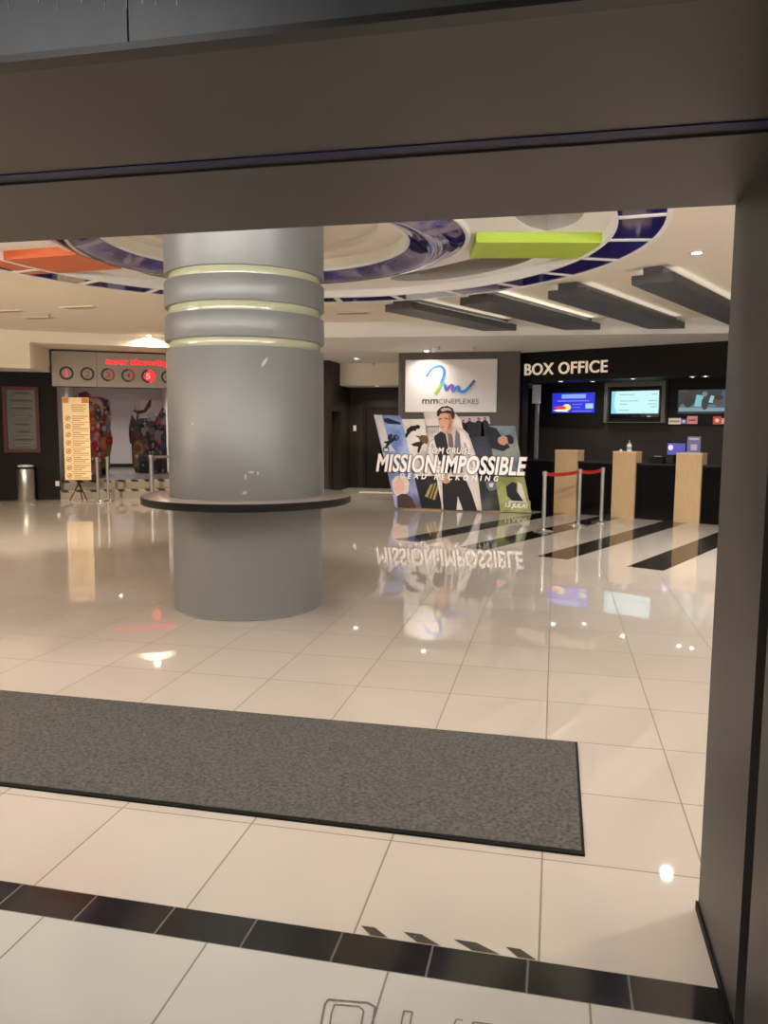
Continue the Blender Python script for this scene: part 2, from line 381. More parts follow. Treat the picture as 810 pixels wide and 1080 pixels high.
for u_ in (-.62, .95, 2.35):
    q = bxy(u_, 1.45); p = (q[0], q[1], 2.665); downlight(p, 'small downlight tucked behind the lower edge of the BOX OFFICE fascia', m_lampw, .05, 'downlights behind the fascia edge'); lamp(p, 7, NEUT)
p = on_z(160, 343, ZC); q = WL.xy((p - WL.P).dot(WL.u), -1.54); p = (q[0], q[1], ZC)
downlight(p, 'lit downlight close to the cream bulkhead above the red numbered sign'); lamp(p, 30 * E, WARM, spread=160)
OFF = 'added round fill downlight beyond the top edge of the photo'  # unseen fill, added with the two sets below to brighten the lobby
for x, y, pw_, c in ((2.4, 4.0, 28, NEUT), (2.6, 7.0, 50, NEUT), (-7.2, 4.2, 60, WARM), (-8.6, 7.4, 70, WARM), (-3.5, 3.3, 22, NEUT), (-1.2, 3.2, 18, NEUT)):
    downlight((x, y, ZC), OFF, m_lampw if c is NEUT else m_lamp, group='fill downlights added out of view'); lamp((x, y, ZC), pw_ * E, c)
for x, y, pw_, c in ((-13.0, 9.5, 60, WARM), (-12.6, 5.5, 50, WARM)):
    downlight((x, y, ZC), 'added round fill downlight beyond the left edge of the photo', m_lamp, group='fill downlights added out of view'); lamp((x, y, ZC), pw_ * E, c)
for x, y in ((3.6, 11.0), (3.8, 8.6)):
    downlight((x, y, ZC), 'added round fill downlight hidden behind the dark right jamb', m_lampw, group='fill downlights added out of view'); lamp((x, y, ZC), 40 * E, NEUT)
# ceiling light panels of the outer hall behind the camera
for x, y in ((-1.6, .2), (1.6, -1.8), (-4.6, -.6), (-1.6, -3.0)):
    t = thing('ceiling_light_panel', 'white ceiling light panel of the hall behind the viewpoint', 'light', (x, y, 3.0), 'hall ceiling panels out of view')
    MB().box(x - .62, x + .62, y - .17, y + .17, 2.985, 3.0).build('housing', m_pale, t)
    MB().box(x - .58, x + .58, y - .13, y + .13, 2.98, 2.9849).build('diffuser', glow('panel glass', (255, 248, 238), 6), t)
    l = bpy.data.lights.new('panel', 'AREA'); l.shape = 'RECTANGLE'; l.size = 1.1; l.size_y = .25; l.energy = 15; l.color = COOL; l.spread = math.radians(150)
    o = bpy.data.objects.new('light', l); COL.objects.link(o); o.location = (x, y, 2.97)
# linear fill lights added on the lobby side, unseen behind the header and the jamb
def linear(lab, x0, x1, y, z, tilt, power, c):
    t = thing('added_fill_strip', lab, 'light', ((x0 + x1) / 2, y, z))
    MB().box(x0, x1, 2.7135, y, z - .12, z + .12).build('housing', m_pale, t); MB().box(x0 + .04, x1 - .04, y + .0005, y + .012, z - .10, z + .10).build('diffuser', glow('linear glass', (255, 240, 222), 4), t)
    l = bpy.data.lights.new('linear', 'AREA'); l.shape = 'RECTANGLE'; l.size = x1 - x0; l.size_y = .22; l.energy = power; l.color = c
    o = bpy.data.objects.new('light', l); COL.objects.link(o); o.location = ((x0 + x1) / 2, y + .03, z); o.rotation_euler = (math.radians(90 + tilt), 0, 0)
linear('added linear fill light on the lobby side of the header, out of view above the opening', -5.6, .2, 2.80, 2.75, 60, 260, (1, .95, .88))
linear('added linear fill light on the lobby wall behind the right jamb, out of view', .9, 4.4, 2.80, 2.75, 60, 280, (1, .97, .93))
linear('added linear fill light on the lobby wall left of the opening, out of view', -13.0, -7.0, 2.80, 2.75, 60, 560, (1, .89, .74))
def spotlight(lab, p, aim, power, deg, c):  # spots added out of view to brighten the far lobby
    p, aim = Vector(p), Vector(aim); d = (aim - p).normalized(); t = thing('added_ceiling_spot', lab, 'light', p)
    a = MB().lathe([(0, 0), (.05, 0), (.05, -.02), (0, -.02)], p.x, p.y, 20)
    for v in a.v: v.z += ZC
    a.build('base', m_pale, t, True)
    k = Vector((p.x, p.y, p.z)); MB().tube([(p.x, p.y, ZC - .02), k], .012).build('stem', m_pale, t, True)
    MB().tube([k - d * .09, k + d * .09], [.045, .055], 20).build('head', m_pale, t, True); MB().tube([k + d * .0905, k + d * .093], .048, 20).build('lens', m_lampw, t, True)
    l = bpy.data.lights.new('spot', 'SPOT'); l.energy = power; l.color = c; l.spot_size = math.radians(deg); l.spot_blend = 1.0; l.shadow_soft_size = .08
    o = bpy.data.objects.new('light', l); COL.objects.link(o); o.location = k + d * .12; o.rotation_euler = d.to_track_quat('-Z', 'Y').to_euler()
spotlight('added fill spotlight aimed at the film standee, out of view above the opening', (1.1, 5.6, 3.40), (-2.0, 15.4, 1.0), 1450, 24, (1, .95, .9))
spotlight('added fill spotlight aimed at the ticket counter, out of view above the opening', (2.0, 6.0, 3.40), (1.6, 14.8, .8), 1000, 30, (1, .96, .9))
spotlight('added fill spotlight aimed at the floor before the logo wall, out of view above the opening', (1.0, 4.6, 3.40), (-3.6, 14.6, 0), 2600, 40, (1, .92, .82))
spotlight('added fill spotlight aimed at the floor before the passage, out of view beyond the left edge', (-7.0, 4.8, 3.40), (-8.0, 12.8, 0), 2200, 50, (1, .88, .72))
spotlight('added fill spotlight aimed at the striped floor, out of view behind the right jamb', (3.4, 5.4, 3.40), (1.2, 13.2, 0), 1800, 44, (1, .94, .87))
# lamp of the passage
q = WL.xy(1.7, 3.4); downlight((q[0], q[1], 3.0), 'round downlight in the passage behind the red numbered sign', m_lampw); lamp((q[0], q[1], 3.0), 60, (1, .93, .9))

# ------------------------------------------------------------------ COLUMN
cx, cy = -2.785, 6.76
t = thing('silver_column', 'thick round silver column with a black edged ring shelf, standing on the tiles', 'column', (cx, cy, 0))
sh = MB(); sh.lathe([(.682, 0), (.688, .006), (.682, .012), (.682, 1.0)], cx, cy, 96); sh.build('lower_drum', m_silver, t, True)
sh = MB(); sh.lathe([(.705, 1.0), (.705, 2.322), (.700, 2.328), (.66, 2.328)], cx, cy, 96); sh.build('upper_drum', m_silver, t, True)
for z0, z1 in ((2.403, 2.618), (2.696, 2.911)):
    sh = MB(); sh.lathe([(.66, z0), (.706, z0), (.711, z0 + .006), (.711, z1 - .006), (.706, z1), (.66, z1)], cx, cy, 96); sh.build('raised_band', m_silver, t, True)
sh = MB(); sh.lathe([(.66, 2.979), (.705, 2.979), (.708, 2.984), (.708, 3.64)], cx, cy, 96); sh.build('top_drum', m_silver, t, True)
for z0, z1 in ((2.328, 2.403), (2.618, 2.696), (2.911, 2.979)):
    o = MB().lathe([(.672, z0 + .001), (.678, (z0 + z1) / 2), (.672, z1 - .001)], cx, cy, 96).build('glass_groove', m_glassgreen, t, True)
    o['label'] = 'pale green glass groove'
sh = MB().lathe([(.70, 1.036), (.93, 1.036), (.952, 1.032), (.952, .972), (.93, .966), (.70, .966)], cx, cy, 96)
o = sh.build('ring_shelf', m_laminate, t, True); o['label'] = 'pink grey ring shelf'
e = MB().lathe([(.948, 1.034), (.957, 1.030), (.957, .972), (.945, .964), (.70, .9645)], cx, cy, 96).build('edge_band', m_blackedge, o, True)
e['label'] = 'black shelf edging'
az = math.atan2(cy, cx)
for px, py, w, h, rot in ((279, 382, .018, .05, .6), (265, 498, .03, .012, 0), (259, 503, .012, .03, 0), (258, 520, .025, .022, .3), (272, 499, .01, .02, 0), (203, 447, .012, .012, 0)):
    # chips follow the drum's surface
    r_ = ray(px, py); a_ = r_.x ** 2 + r_.y ** 2; b_ = -2 * (r_.x * cx + r_.y * cy); c_ = cx * cx + cy * cy - .7058 ** 2
    tt = (-b_ - math.sqrt(b_ * b_ - 4 * a_ * c_)) / (2 * a_); P = CAM + r_ * tt; th = math.atan2(P.y - cy, P.x - cx)
    pts = []
    for k in range(9):
        a = 2 * PI * k / 9; rr = .7 + .3 * random.random(); du = w * rr * math.cos(a); dz = h * rr * math.sin(a); du += dz * rot
        pts.append((cx + .7062 * math.cos(th + du / .7), cy + .7062 * math.sin(th + du / .7), P.z + dz))
    MB().add(pts, [tuple(range(9))]).build('paint_chip', mat('chipped white primer', (206, 206, 200), .6), t)

# ------------------------------------------------------------------ CEILING RING
rx, ry, zr = -2.5, 6.75, 3.28; ix, iy = -2.70, 6.85
t = thing('ceiling_ring', 'large round ceiling feature ringed with navy glass tiles around the silver column', 'ceiling feature', (rx, ry, zr))
MB().lathe([(3.29, zr), (3.335, zr), (3.335, ZC - .001)], rx, ry, 128).build('skirt', m_white, t, True)
rim = MB(); rim.lathe([(2.89, zr + .09), (2.89, zr), (2.935, zr), (2.935, zr + .006)], rx, ry, 128); rim.lathe([(3.29, zr + .006), (3.29, zr)], rx, ry, 128)
NT = 25
for k in range(NT):
    a = math.radians(-5.5 + 14.4 * k); w = .034
    ca, sa = math.cos(a), math.sin(a)
    def rp(r, s, z): return (rx + r * ca - s * sa, ry + r * sa + s * ca, z)
    rim.add([rp(2.93, -w, zr), rp(3.295, -w, zr), rp(3.295, w, zr), rp(2.93, w, zr), rp(2.93, -w, zr + .008), rp(3.295, -w, zr + .008), rp(3.295, w, zr + .008), rp(2.93, w, zr + .008)],
            [(3, 2, 1, 0), (0, 1, 5, 4), (2, 3, 7, 6)])
rim.build('rim', m_white, t)
MB().lathe([(2.93, zr + .006), (3.295, zr + .006)], rx, ry, 128).build('glass_tiles', m_bluetile, t, True)
# cove between the rings: panel with kidney shaped openings
pan = MB(); tops = [MB() for _ in range(5)]; zp, zk = zr + .09, zr + .25
holes = [(math.radians(c), math.radians(26)) for c in (50, 122, 232, 308, -18 + 360)]
NA = 240
def hw(a):
    for c, d in holes:
        x = (a - c + PI) % (2 * PI) - PI
        if abs(x) < d: return .30 * (1 - abs(x / d) ** 3) ** .5
    return 0
RC = 2.40
for i in range(NA):
    a0, a1 = 2 * PI * i / NA, 2 * PI * (i + 1) / NA; h0, h1 = hw(a0), hw(a1)
    def pp(r, a, z): return (rx + r * math.cos(a), ry + r * math.sin(a), z)
    if h0 == 0 and h1 == 0: pan.quad(pp(1.62, a0, zp), pp(2.891, a0, zp), pp(2.891, a1, zp), pp(1.62, a1, zp))
    else:
        am = (a0 + a1) / 2; hi = min(range(5), key=lambda k: abs((am - holes[k][0] + PI) % (2 * PI) - PI))
        pan.quad(pp(1.62, a0, zp), pp(RC - h0, a0, zp), pp(RC - h1, a1, zp), pp(1.62, a1, zp)); pan.quad(pp(RC + h0, a0, zp), pp(2.891, a0, zp), pp(2.891, a1, zp), pp(RC + h1, a1, zp))
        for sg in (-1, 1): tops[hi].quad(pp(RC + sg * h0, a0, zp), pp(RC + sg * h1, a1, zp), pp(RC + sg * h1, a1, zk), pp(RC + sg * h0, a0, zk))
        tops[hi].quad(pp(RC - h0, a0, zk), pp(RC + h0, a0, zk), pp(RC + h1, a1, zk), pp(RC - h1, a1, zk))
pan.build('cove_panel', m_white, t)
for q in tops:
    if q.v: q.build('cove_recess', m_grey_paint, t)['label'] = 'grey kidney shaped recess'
if 1: pass
def radial(name, pa, pb, w, m, lab):
    pa, pb = Vector(pa), Vector(pb); d = (pb - pa).normalized(); n = Vector((-d.y, d.x)) * w / 2
    o = MB().prism([pa - n, pb - n, pb + n, pa + n], zr + .004, zp - .0005).build(name, m, t); o['label'] = lab
radial('radial_panel', (-.80, 7.38), (.30, 7.60), .64, m_lime, 'lime green radial panel')
radial('radial_panel', (-4.5, 7.18), (-5.66, 7.28), .70, m_orange, 'orange radial panel')
# inner ring: convex glossy band
def swirl():
    m = bpy.data.materials.new('glossy navy and lilac swirl'); m.use_nodes = True; N = m.node_tree.nodes; L = m.node_tree.links; b = N['Principled BSDF']
    tc = N.new('ShaderNodeTexCoord'); nz = N.new('ShaderNodeTexNoise'); nz.inputs['Scale'].default_value = 1.6; nz.inputs['Detail'].default_value = 6; nz.inputs['Distortion'].default_value = 1.6
    L.new(tc.outputs['Object'], nz.inputs['Vector']); cr = N.new('ShaderNodeValToRGB'); L.new(nz.outputs['Fac'], cr.inputs[0])
    cr.color_ramp.elements[0].position = .42; cr.color_ramp.elements[0].color = srgb(22, 18, 90)
    cr.color_ramp.elements[1].position = .62; cr.color_ramp.elements[1].color = srgb(142, 130, 152)
    e = cr.color_ramp.elements.new(.52); e.color = srgb(54, 46, 128)
    L.new(cr.outputs[0], b.inputs['Base Color']); b.inputs['Roughness'].default_value = .1; b.inputs['Coat Weight'].default_value = .6
    bp = N.new('ShaderNodeBump'); bp.inputs['Strength'].default_value = .25; L.new(nz.outputs['Fac'], bp.inputs['Height']); L.new(bp.outputs['Normal'], b.inputs['Normal']); return m
prof = [(1.88 - .50 * k / 14, zr + .05 - .09 * math.sin(PI * k / 14)) for k in range(15)]
o = MB().lathe([(1.90, zr + .15)] + [(1.905, zr + .05)] + prof + [(1.365, zr + .05)], ix, iy, 128).build('inner_ring', swirl(), t, True); o['label'] = 'glossy navy and lilac inner ring'
e = MB(); e.lathe([(1.88, zr + .047), (1.912, zr + .038), (1.925, zr + .06), (1.90, zr + .15)], ix, iy, 128); e.lathe([(1.385, zr + .045), (1.36, zr + .036), (1.345, zr + .06)], ix, iy, 128); e.build('ring_edging', m_white, o, True)
o = MB().lathe([(1.352, zr + .05), (1.352, zr + .16), (1.10, zr + .17), (1.10, zr + .24), (.9, zr + .26), (.4, zr + .262), (.0, zr + .262)], ix, iy, 128).build('dome', m_ceil, t, True, 30)

# ------------------------------------------------------------------ CEILING BEAMS
BL = ['grey ceiling beam furthest from the right jamb, left one of the row over the floor stripes', 'grey ceiling beam above the large film standee, second from the column',
      'grey ceiling beam above the BOX OFFICE letters, second from the right jamb', 'grey ceiling beam partly cut off by the right jamb']
for (u0, u1, v0), lab in zip(((-.5, .0, -4.85), (.72, 1.25, -4.72), (1.95, 2.47, -4.5), (3.2, 3.68, -4.85)), BL):
    def vend(u): # the beam runs up to the step of the lower ceiling
        for k in range(400):
            v = -2.5 + k * .01; x, y = bxy(u, v)
            if y > 13.75 + (x + 6) * .75 / 10.8 - .03: return v
    c = bxy((u0 + u1) / 2, v0); t = thing('ceiling_beam', lab, 'beam', (c[0], c[1], 3.36), 'slanted grey ceiling beams')
    MB().prism([bxy(u0, v0), bxy(u1, v0), bxy(u1, vend(u1)), bxy(u0, vend(u0))], 3.36, 3.465).build('slab', m_beam, t)
    a, b = u0 + .13, u1 - .13
    MB().prism([bxy(a, v0 + .02), bxy(b, v0 + .02), bxy(b, vend(b)), bxy(a, vend(a))], 3.4651, ZC - .001).build('stem', m_beam, t)
    for sd in (0, 1):      # led strip added on the slab beside the stem to lift the ceiling
        ua = u0 + .02 if sd == 0 else u1 - .10; ub = ua + .08; ve = min(vend(ua), vend(ub)) - .15
        o = MB().prism([bxy(ua, v0 + .15), bxy(ub, v0 + .15), bxy(ub, ve), bxy(ua, ve)], 3.4651, 3.472).build('fill_led_strip', glow('led strip bright' if (sd == 1 and u0 == .72) else 'led strip', (255, 244, 228), 2.8 if (sd == 1 and u0 == .72) else 1.7), t); o['label'] = 'hidden led strip added for the ceiling'  # the brighter strip follows the glow beside the second beam
# sprinklers and vents
for px, py, z, lab in ((52, 331, ZC, 'small sprinkler head on the left ceiling between two slot vents'), (463, 366, ZL, 'small sprinkler head just right of the downlight over the logo board'),
                 (500, 366, ZL, 'small sprinkler head over the right end of the logo board'), (394, 383, ZL, 'small sprinkler head by the alcove bulkhead')):
    p = on_z(px, py, z); t = thing('ceiling_sprinkler', lab, 'sprinkler', (p.x, p.y, z), 'ceiling sprinklers')
    a = MB().lathe([(.035, 0), (.03, -.012), (.012, -.016), (.010, -.045), (.003, -.05)], p.x, p.y, 14)
    for v in a.v: v.z += z
    a.build('body', m_chrome, t, True)
    a = MB().lathe([(0, -.058), (.026, -.056), (.026, -.052), (0, -.05)], p.x, p.y, 14)
    for v in a.v: v.z += z
    a.build('deflector', m_chrome, t, True)
for px, py, lab in ((42, 335, 'dark slot vent on the left ceiling beneath the sprinkler'), (8, 328, 'slot vent at the left edge of the ceiling'), (84, 324, 'small slot vent on the ceiling below the orange panel'), (372, 330, 'slot vent on the ceiling just right of the silver column')):
    p = on_z(px, py, ZC); t = thing('ceiling_vent', lab, 'vent', (p.x, p.y, ZC), 'ceiling slot vents')
    MB().box(p.x - .3, p.x + .3, p.y - .1, p.y + .1, ZC - .012, ZC).build('frame', m_ceil, t)
    sl = MB()
    for k in range(3): sl.box(p.x - .27, p.x + .27, p.y - .075 + .055 * k, p.y - .04 + .055 * k, ZC - .014, ZC - .0121)
    sl.build('slots', mat('vent slot shade', (150, 134, 112), .7), t)

# ------------------------------------------------------------------ LOGO BOARD
PLg = PL(-3.26, 17.0, 0)
t = thing('logo_sign', 'white board with a rainbow mm squiggle logo on the taupe wall', 'sign', (-2.26, 16.95, 1.98))
W, Z0, Z1 = 1.99, 1.99, 3.12
MB().bbox(-3.265, -1.27, 16.93, 16.999, Z0, Z1, .006).build('board', m_board, t)
def lg(x, y): return PLg.px(420 + x / 6.75, 370 + y / 6.75)
ctrl = [(205, 187), (222, 158), (243, 132), (270, 117), (298, 113), (320, 122), (331, 145), (330, 172), (320, 205), (305, 242), (288, 275), (265, 310), (284, 280), (305, 245), (322, 232), (336, 240), (338, 262), (345, 278), (362, 262), (384, 246), (392, 258), (388, 280), (396, 288), (416, 264), (430, 256), (438, 268), (434, 286), (446, 290), (468, 292), (490, 278), (512, 256), (532, 232), (548, 212)]
pts = [Vector((*lg(*c), 0)) for c in ctrl]
def catmull(P, n=5):
    out = []
    for i in range(len(P) - 1):
        a, b, c, d = P[max(i - 1, 0)], P[i], P[i + 1], P[min(i + 2, len(P) - 1)]
        for k in range(n):
            t_ = k / n; out.append(.5 * ((2 * b) + (c - a) * t_ + (2 * a - 5 * b + 4 * c - d) * t_ ** 2 + (3 * b - a - 3 * c + d) * t_ ** 3))
    return out + [P[-1]]
cp = catmull(pts); lgmb = MB()
LC = [(70, 110, 190), (66, 130, 214), (60, 150, 220), (80, 176, 196), (176, 210, 70), (96, 196, 190), (100, 110, 210), (140, 96, 206), (70, 140, 232), (40, 140, 226), (76, 96, 170)]
lm = [mat('logo print %d' % i, c, .4) for i, c in enumerate(LC)]
seg = [(0, 0), (.10, 1), (.22, 2), (.30, 3), (.34, 4), (.40, 5), (.47, 6), (.56, 7), (.66, 8), (.78, 9), (.93, 10)]
L_, R_s = [], []
for i, p in enumerate(cp):
    d = cp[min(i + 1, len(cp) - 1)] - cp[max(i - 1, 0)]
    if d.length < .012: d = cp[i] - cp[i - 1]
    n = Vector((-d.y, d.x, 0)).normalized() * .030; L_.append(p + n); R_s.append(p - n)
for i in range(len(cp) - 1):
    f = i / len(cp); lgmb.cur = [k for s_, k in seg if f >= s_][-1]; e = .0001 * i
    lgmb.add([PLg.pt(q.x, q.y, .072 + e) for q in (R_s[i], R_s[i + 1], L_[i + 1], L_[i])], [(0, 1, 2, 3)])
lgmb.build('squiggle_logo', lm, t)
a0 = lg(174, 378); a1 = lg(286, 345); MB().text(PLg, 'mm', a0[0], a1[0], a0[1], a1[1], .0705, .076, bold=.015).build('lettering', mat('dark plum print', (70, 48, 56), .5), t)
a0 = lg(290, 378); a1 = lg(575, 342); MB().text(PLg, 'CINEPLEXES', a0[0], a1[0], a0[1], a1[1], .0705, .076).build('lettering', mat('grey plum print', (120, 108, 110), .5), t)

# ------------------------------------------------------------------ FILM STANDEE
SP = PL(0, 15.4, 0)
t = thing('film_standee', 'large slanted cardboard film display with raised white title, standing before the logo wall', 'standee', (-2.0, 15.5, 0))
def c1(x, y): return SP.px(380 + x / 4.05, 360 + y / 4.05)
def P1(pts): return [c1(*p) for p in pts]
def pmat(rgb): return mat('print %d %d %d' % rgb, rgb, .55, var=.10, scale=7, spec=.2)
def patch(par, name, pts, rgb, d0, d1=None):
    return MB().sheet(SP, P1(pts), d0, d1 if d1 else d0 + .002).build(name, pmat(rgb), par)
def blend(rgbs, name, scale=2.2):
    if name in MATS: return MATS[name]
    m = bpy.data.materials.new(name); m.use_nodes = True; N = m.node_tree.nodes; L = m.node_tree.links; b = N['Principled BSDF']
    tc = N.new('ShaderNodeTexCoord'); nz = N.new('ShaderNodeTexNoise'); nz.inputs['Scale'].default_value = scale; nz.inputs['Detail'].default_value = 5
    L.new(tc.outputs['Object'], nz.inputs['Vector']); cr = N.new('ShaderNodeValToRGB'); L.new(nz.outputs['Fac'], cr.inputs[0])
    cr.color_ramp.elements[0].position = .36; cr.color_ramp.elements[0].color = srgb(*rgbs[0]); cr.color_ramp.elements[1].position = .69; cr.color_ramp.elements[1].color = srgb(*rgbs[-1])
    for i, c in enumerate(rgbs[1:-1]): e = cr.color_ramp.elements.new(.36 + .28 * (i + 1) / (len(rgbs) - 1)); e.color = srgb(*c)
    L.new(cr.outputs[0], b.inputs['Base Color']); b.inputs['Roughness'].default_value = .5; b.inputs['Specular IOR Level'].default_value = .2; MATS[name] = m; return m
def panel(pts, m, d, lab):
    o = MB().sheet(SP, P1(pts), d - .03, d).build('picture_panel', m, t); o['label'] = lab; return o
# slanted strips (coordinates of the printed shapes across the display)
A = panel([(56, 312), (172, 318), (262, 710), (152, 708)], blend([(86, 110, 170), (130, 150, 200), (196, 196, 206)], 'sky print'), .0, 'blue sky strip')
Bp = panel([(174, 332), (290, 332), (362, 715), (262, 712)], blend([(168, 152, 146), (206, 196, 190), (222, 216, 212)], 'pale cliff print'), -.02, 'pale strip with tumbling figures')
Cp = panel([(270, 300), (400, 300), (430, 335), (515, 722), (352, 716)], blend([(196, 182, 178), (214, 204, 200), (176, 164, 160)], 'pale street print'), .03, 'pale middle strip')
Dp = panel([(415, 318), (552, 318), (606, 722), (480, 722)], blend([(24, 24, 34), (40, 42, 60), (70, 68, 84)], 'dark crowd print'), -.01, 'dark strip with people in black')
Ep = panel([(548, 360), (660, 362), (730, 730), (600, 728)], blend([(74, 92, 112), (110, 126, 132), (140, 140, 116)], 'grey blue print'), .02, 'grey blue strip')
# lower halves of the strips
panel([(118, 560), (226, 562), (262, 711), (150, 709)], blend([(76, 66, 74), (110, 116, 160), (150, 150, 186)], 'dusk print'), .015, 'dusky lower strip with a fair haired figure')
panel([(226, 575), (330, 575), (362, 716), (262, 712)], blend([(18, 17, 18), (28, 26, 26), (44, 40, 36)], 'night print'), .005, 'black lower strip with a striped shape')
panel([(490, 580), (585, 582), (608, 722), (515, 722)], blend([(22, 24, 26), (40, 46, 42), (70, 72, 70)], 'dark green print'), .01, 'dark lower strip')
G = panel([(575, 580), (698, 580), (732, 731), (600, 728)], blend([(112, 116, 66), (140, 142, 84), (160, 158, 112)], 'olive print'), .03, 'olive lower strip with a dark shape and white date')
# printed shapes
patch(A, 'printed_shape', [(58, 314), (92, 316), (122, 430), (150, 470), (100, 470)], (196, 192, 190), .001)
patch(A, 'printed_shape', [(98, 330), (120, 328), (170, 346), (174, 356), (120, 352), (104, 344)], (30, 34, 56), .001)     # bird like flyer
def ring2(par, x, y, r, w, rgb, d):
    mb = MB(); n = 20
    for k in range(n):
        a, b = 2 * PI * k / n, 2 * PI * (k + 1) / n
        mb.sheet(SP, P1([(x + r * math.cos(a), y + r * math.sin(a)), (x + r * math.cos(b), y + r * math.sin(b)), (x + (r - w) * math.cos(b), y + (r - w) * math.sin(b)), (x + (r - w) * math.cos(a), y + (r - w) * math.sin(a))]), d, d + .002)
    return mb.build('printed_wheel', pmat(rgb), par)
ring2(A, 110, 462, 14, 5, (30, 32, 44), .001); ring2(A, 152, 412, 13, 5, (30, 32, 44), .001)
patch(A, 'printed_bike', [(98, 430), (120, 424), (150, 406), (156, 416), (128, 438), (112, 458), (104, 456), (112, 438)], (28, 30, 40), .0012)
patch(A, 'printed_rider', [(120, 400), (132, 394), (138, 402), (134, 416), (122, 424), (116, 416)], (36, 36, 48), .0014)
# two tumbling figures, each one outline
fig = [(182, 400), (196, 392), (198, 376), (214, 362), (232, 360), (246, 356), (256, 362), (252, 374), (240, 374), (236, 384), (228, 382), (220, 384), (206, 398), (198, 412), (186, 412)]
patch(Bp, 'printed_figure', fig, (28, 26, 28), -.019)
patch(Bp, 'printed_figure', [(232, 402), (256, 404), (262, 400), (284, 402), (290, 424), (286, 440), (272, 436), (262, 444), (252, 472), (244, 476), (246, 450), (226, 446), (216, 440), (240, 430), (254, 428), (250, 414)], (92, 72, 56), -.019)
patch(Bp, 'printed_legs', [(258, 428), (270, 436), (262, 446), (252, 474), (242, 478), (246, 450), (226, 448), (216, 440), (240, 430)], (34, 30, 30), -.0175)
rl = MB()
for k in range(7): rl.sheet(SP, P1([(284 + 8 * k, 366), (287 + 8 * k, 366), (287 + 8 * k, 392), (284 + 8 * k, 392)]), .031, .0325)
rl.sheet(SP, P1([(282, 362), (342, 360), (342, 366), (282, 368)]), .031, .0325); rl.build('printed_railing', pmat((120, 108, 104)), Cp)
# lower middle: striped box shape
patch(t, 'printed_shape', [(300, 612), (342, 600), (318, 678), (276, 662)], (150, 134, 78), .007)
for k in range(2): patch(t, 'printed_stripe', [(310 + 14 * k, 610 - 4 * k), (318 + 14 * k, 608 - 4 * k), (296 + 14 * k, 672 + 3 * k), (288 + 14 * k, 668 + 3 * k)], (62, 54, 34), .0095)
# fair haired figure bottom left: hair, face, coat
patch(t, 'printed_hair', [(136, 600), (150, 578), (176, 570), (200, 580), (210, 606), (206, 640), (190, 664), (160, 668), (142, 640)], (196, 184, 170), .017)
patch(t, 'printed_face', [(142, 604), (160, 588), (182, 592), (192, 616), (184, 640), (166, 654), (150, 640), (142, 622)], (202, 160, 148), .0195)
patch(t, 'printed_coat', [(158, 660), (178, 650), (200, 652), (222, 668), (240, 711), (160, 709)], (66, 48, 44), .0195)
# the man in a dark waistcoat: one cut-out figure, layers of clothing
M = MB().sheet(SP, P1([(330, 300), (348, 280), (376, 276), (398, 290), (406, 316), (398, 350), (402, 362), (438, 372), (462, 394), (492, 480), (520, 722), (350, 716), (340, 600), (322, 560), (282, 470), (300, 420), (340, 386), (352, 378), (340, 350), (332, 326)]), .031, .05).build('man_cutout', pmat((186, 174, 170)), t)
M['label'] = 'cut-out print of a man in shirt sleeves and dark waistcoat'
mm = lambda name, pts, rgb, d=.0505: patch(M, name, pts, rgb, d)
mm('printed_trousers', [(350, 575), (470, 580), (482, 640), (500, 721), (440, 720), (418, 660), (412, 719), (356, 716)], (28, 26, 28))
mm('printed_waistcoat', [(346, 384), (366, 396), (380, 470), (384, 560), (350, 560), (332, 480), (316, 440), (318, 404)], (34, 34, 40))
mm('printed_waistcoat', [(410, 376), (426, 396), (432, 470), (440, 560), (396, 560), (402, 470)], (104, 100, 104))
mm('printed_tie', [(372, 394), (392, 394), (396, 410), (400, 450), (388, 460), (378, 446), (376, 410)], (112, 90, 94), .052)
mm('printed_sleeve', [(302, 430), (318, 420), (330, 470), (345, 540), (372, 580), (356, 604), (322, 560), (290, 480)], (214, 204, 202), .052)
mm('printed_sleeve', [(424, 380), (442, 388), (464, 424), (486, 490), (498, 560), (474, 574), (452, 520), (436, 450)], (210, 201, 197), .052)
mm('printed_sleeve_fold', [(440, 430), (452, 434), (478, 500), (484, 540), (476, 540), (458, 490)], (166, 154, 152), .0545)
mm('printed_sleeve_fold', [(304, 440), (312, 436), (324, 480), (334, 530), (326, 530), (312, 486)], (172, 160, 158), .0545)
mm('printed_hand', [(344, 572), (368, 566), (384, 578), (386, 600), (366, 608), (346, 598)], (178, 136, 118), .053)
mm('printed_neck', [(350, 356), (392, 352), (398, 374), (384, 396), (362, 392), (350, 374)], (186, 138, 116), .0505)
mm('printed_face', [(334, 318), (348, 304), (380, 304), (398, 318), (396, 346), (386, 370), (368, 384), (352, 382), (342, 366), (334, 344)], (206, 156, 132), .052)
mm('printed_shade', [(378, 312), (398, 318), (396, 346), (386, 370), (372, 380), (380, 350)], (168, 112, 92), .0535)
mm('printed_ear', [(388, 334), (397, 330), (398, 346), (392, 354), (387, 348)], (184, 128, 106), .055)
for q in ([(338, 331), (350, 328), (350, 332), (338, 335)], [(362, 327), (376, 328), (376, 333), (362, 331)]): mm('printed_eye', q, (60, 40, 34), .0545)
mm('printed_mouth', [(345, 365), (360, 364), (359, 368), (346, 369)], (142, 86, 76), .0545)
mm('printed_hair', [(328, 318), (330, 296), (348, 280), (374, 276), (396, 286), (406, 308), (402, 332), (394, 332), (388, 312), (366, 306), (346, 308), (336, 322)], (58, 42, 36), .055)
mm('printed_hair_light', [(344, 292), (360, 284), (382, 286), (394, 298), (376, 294), (352, 300)], (196, 178, 168), .057)
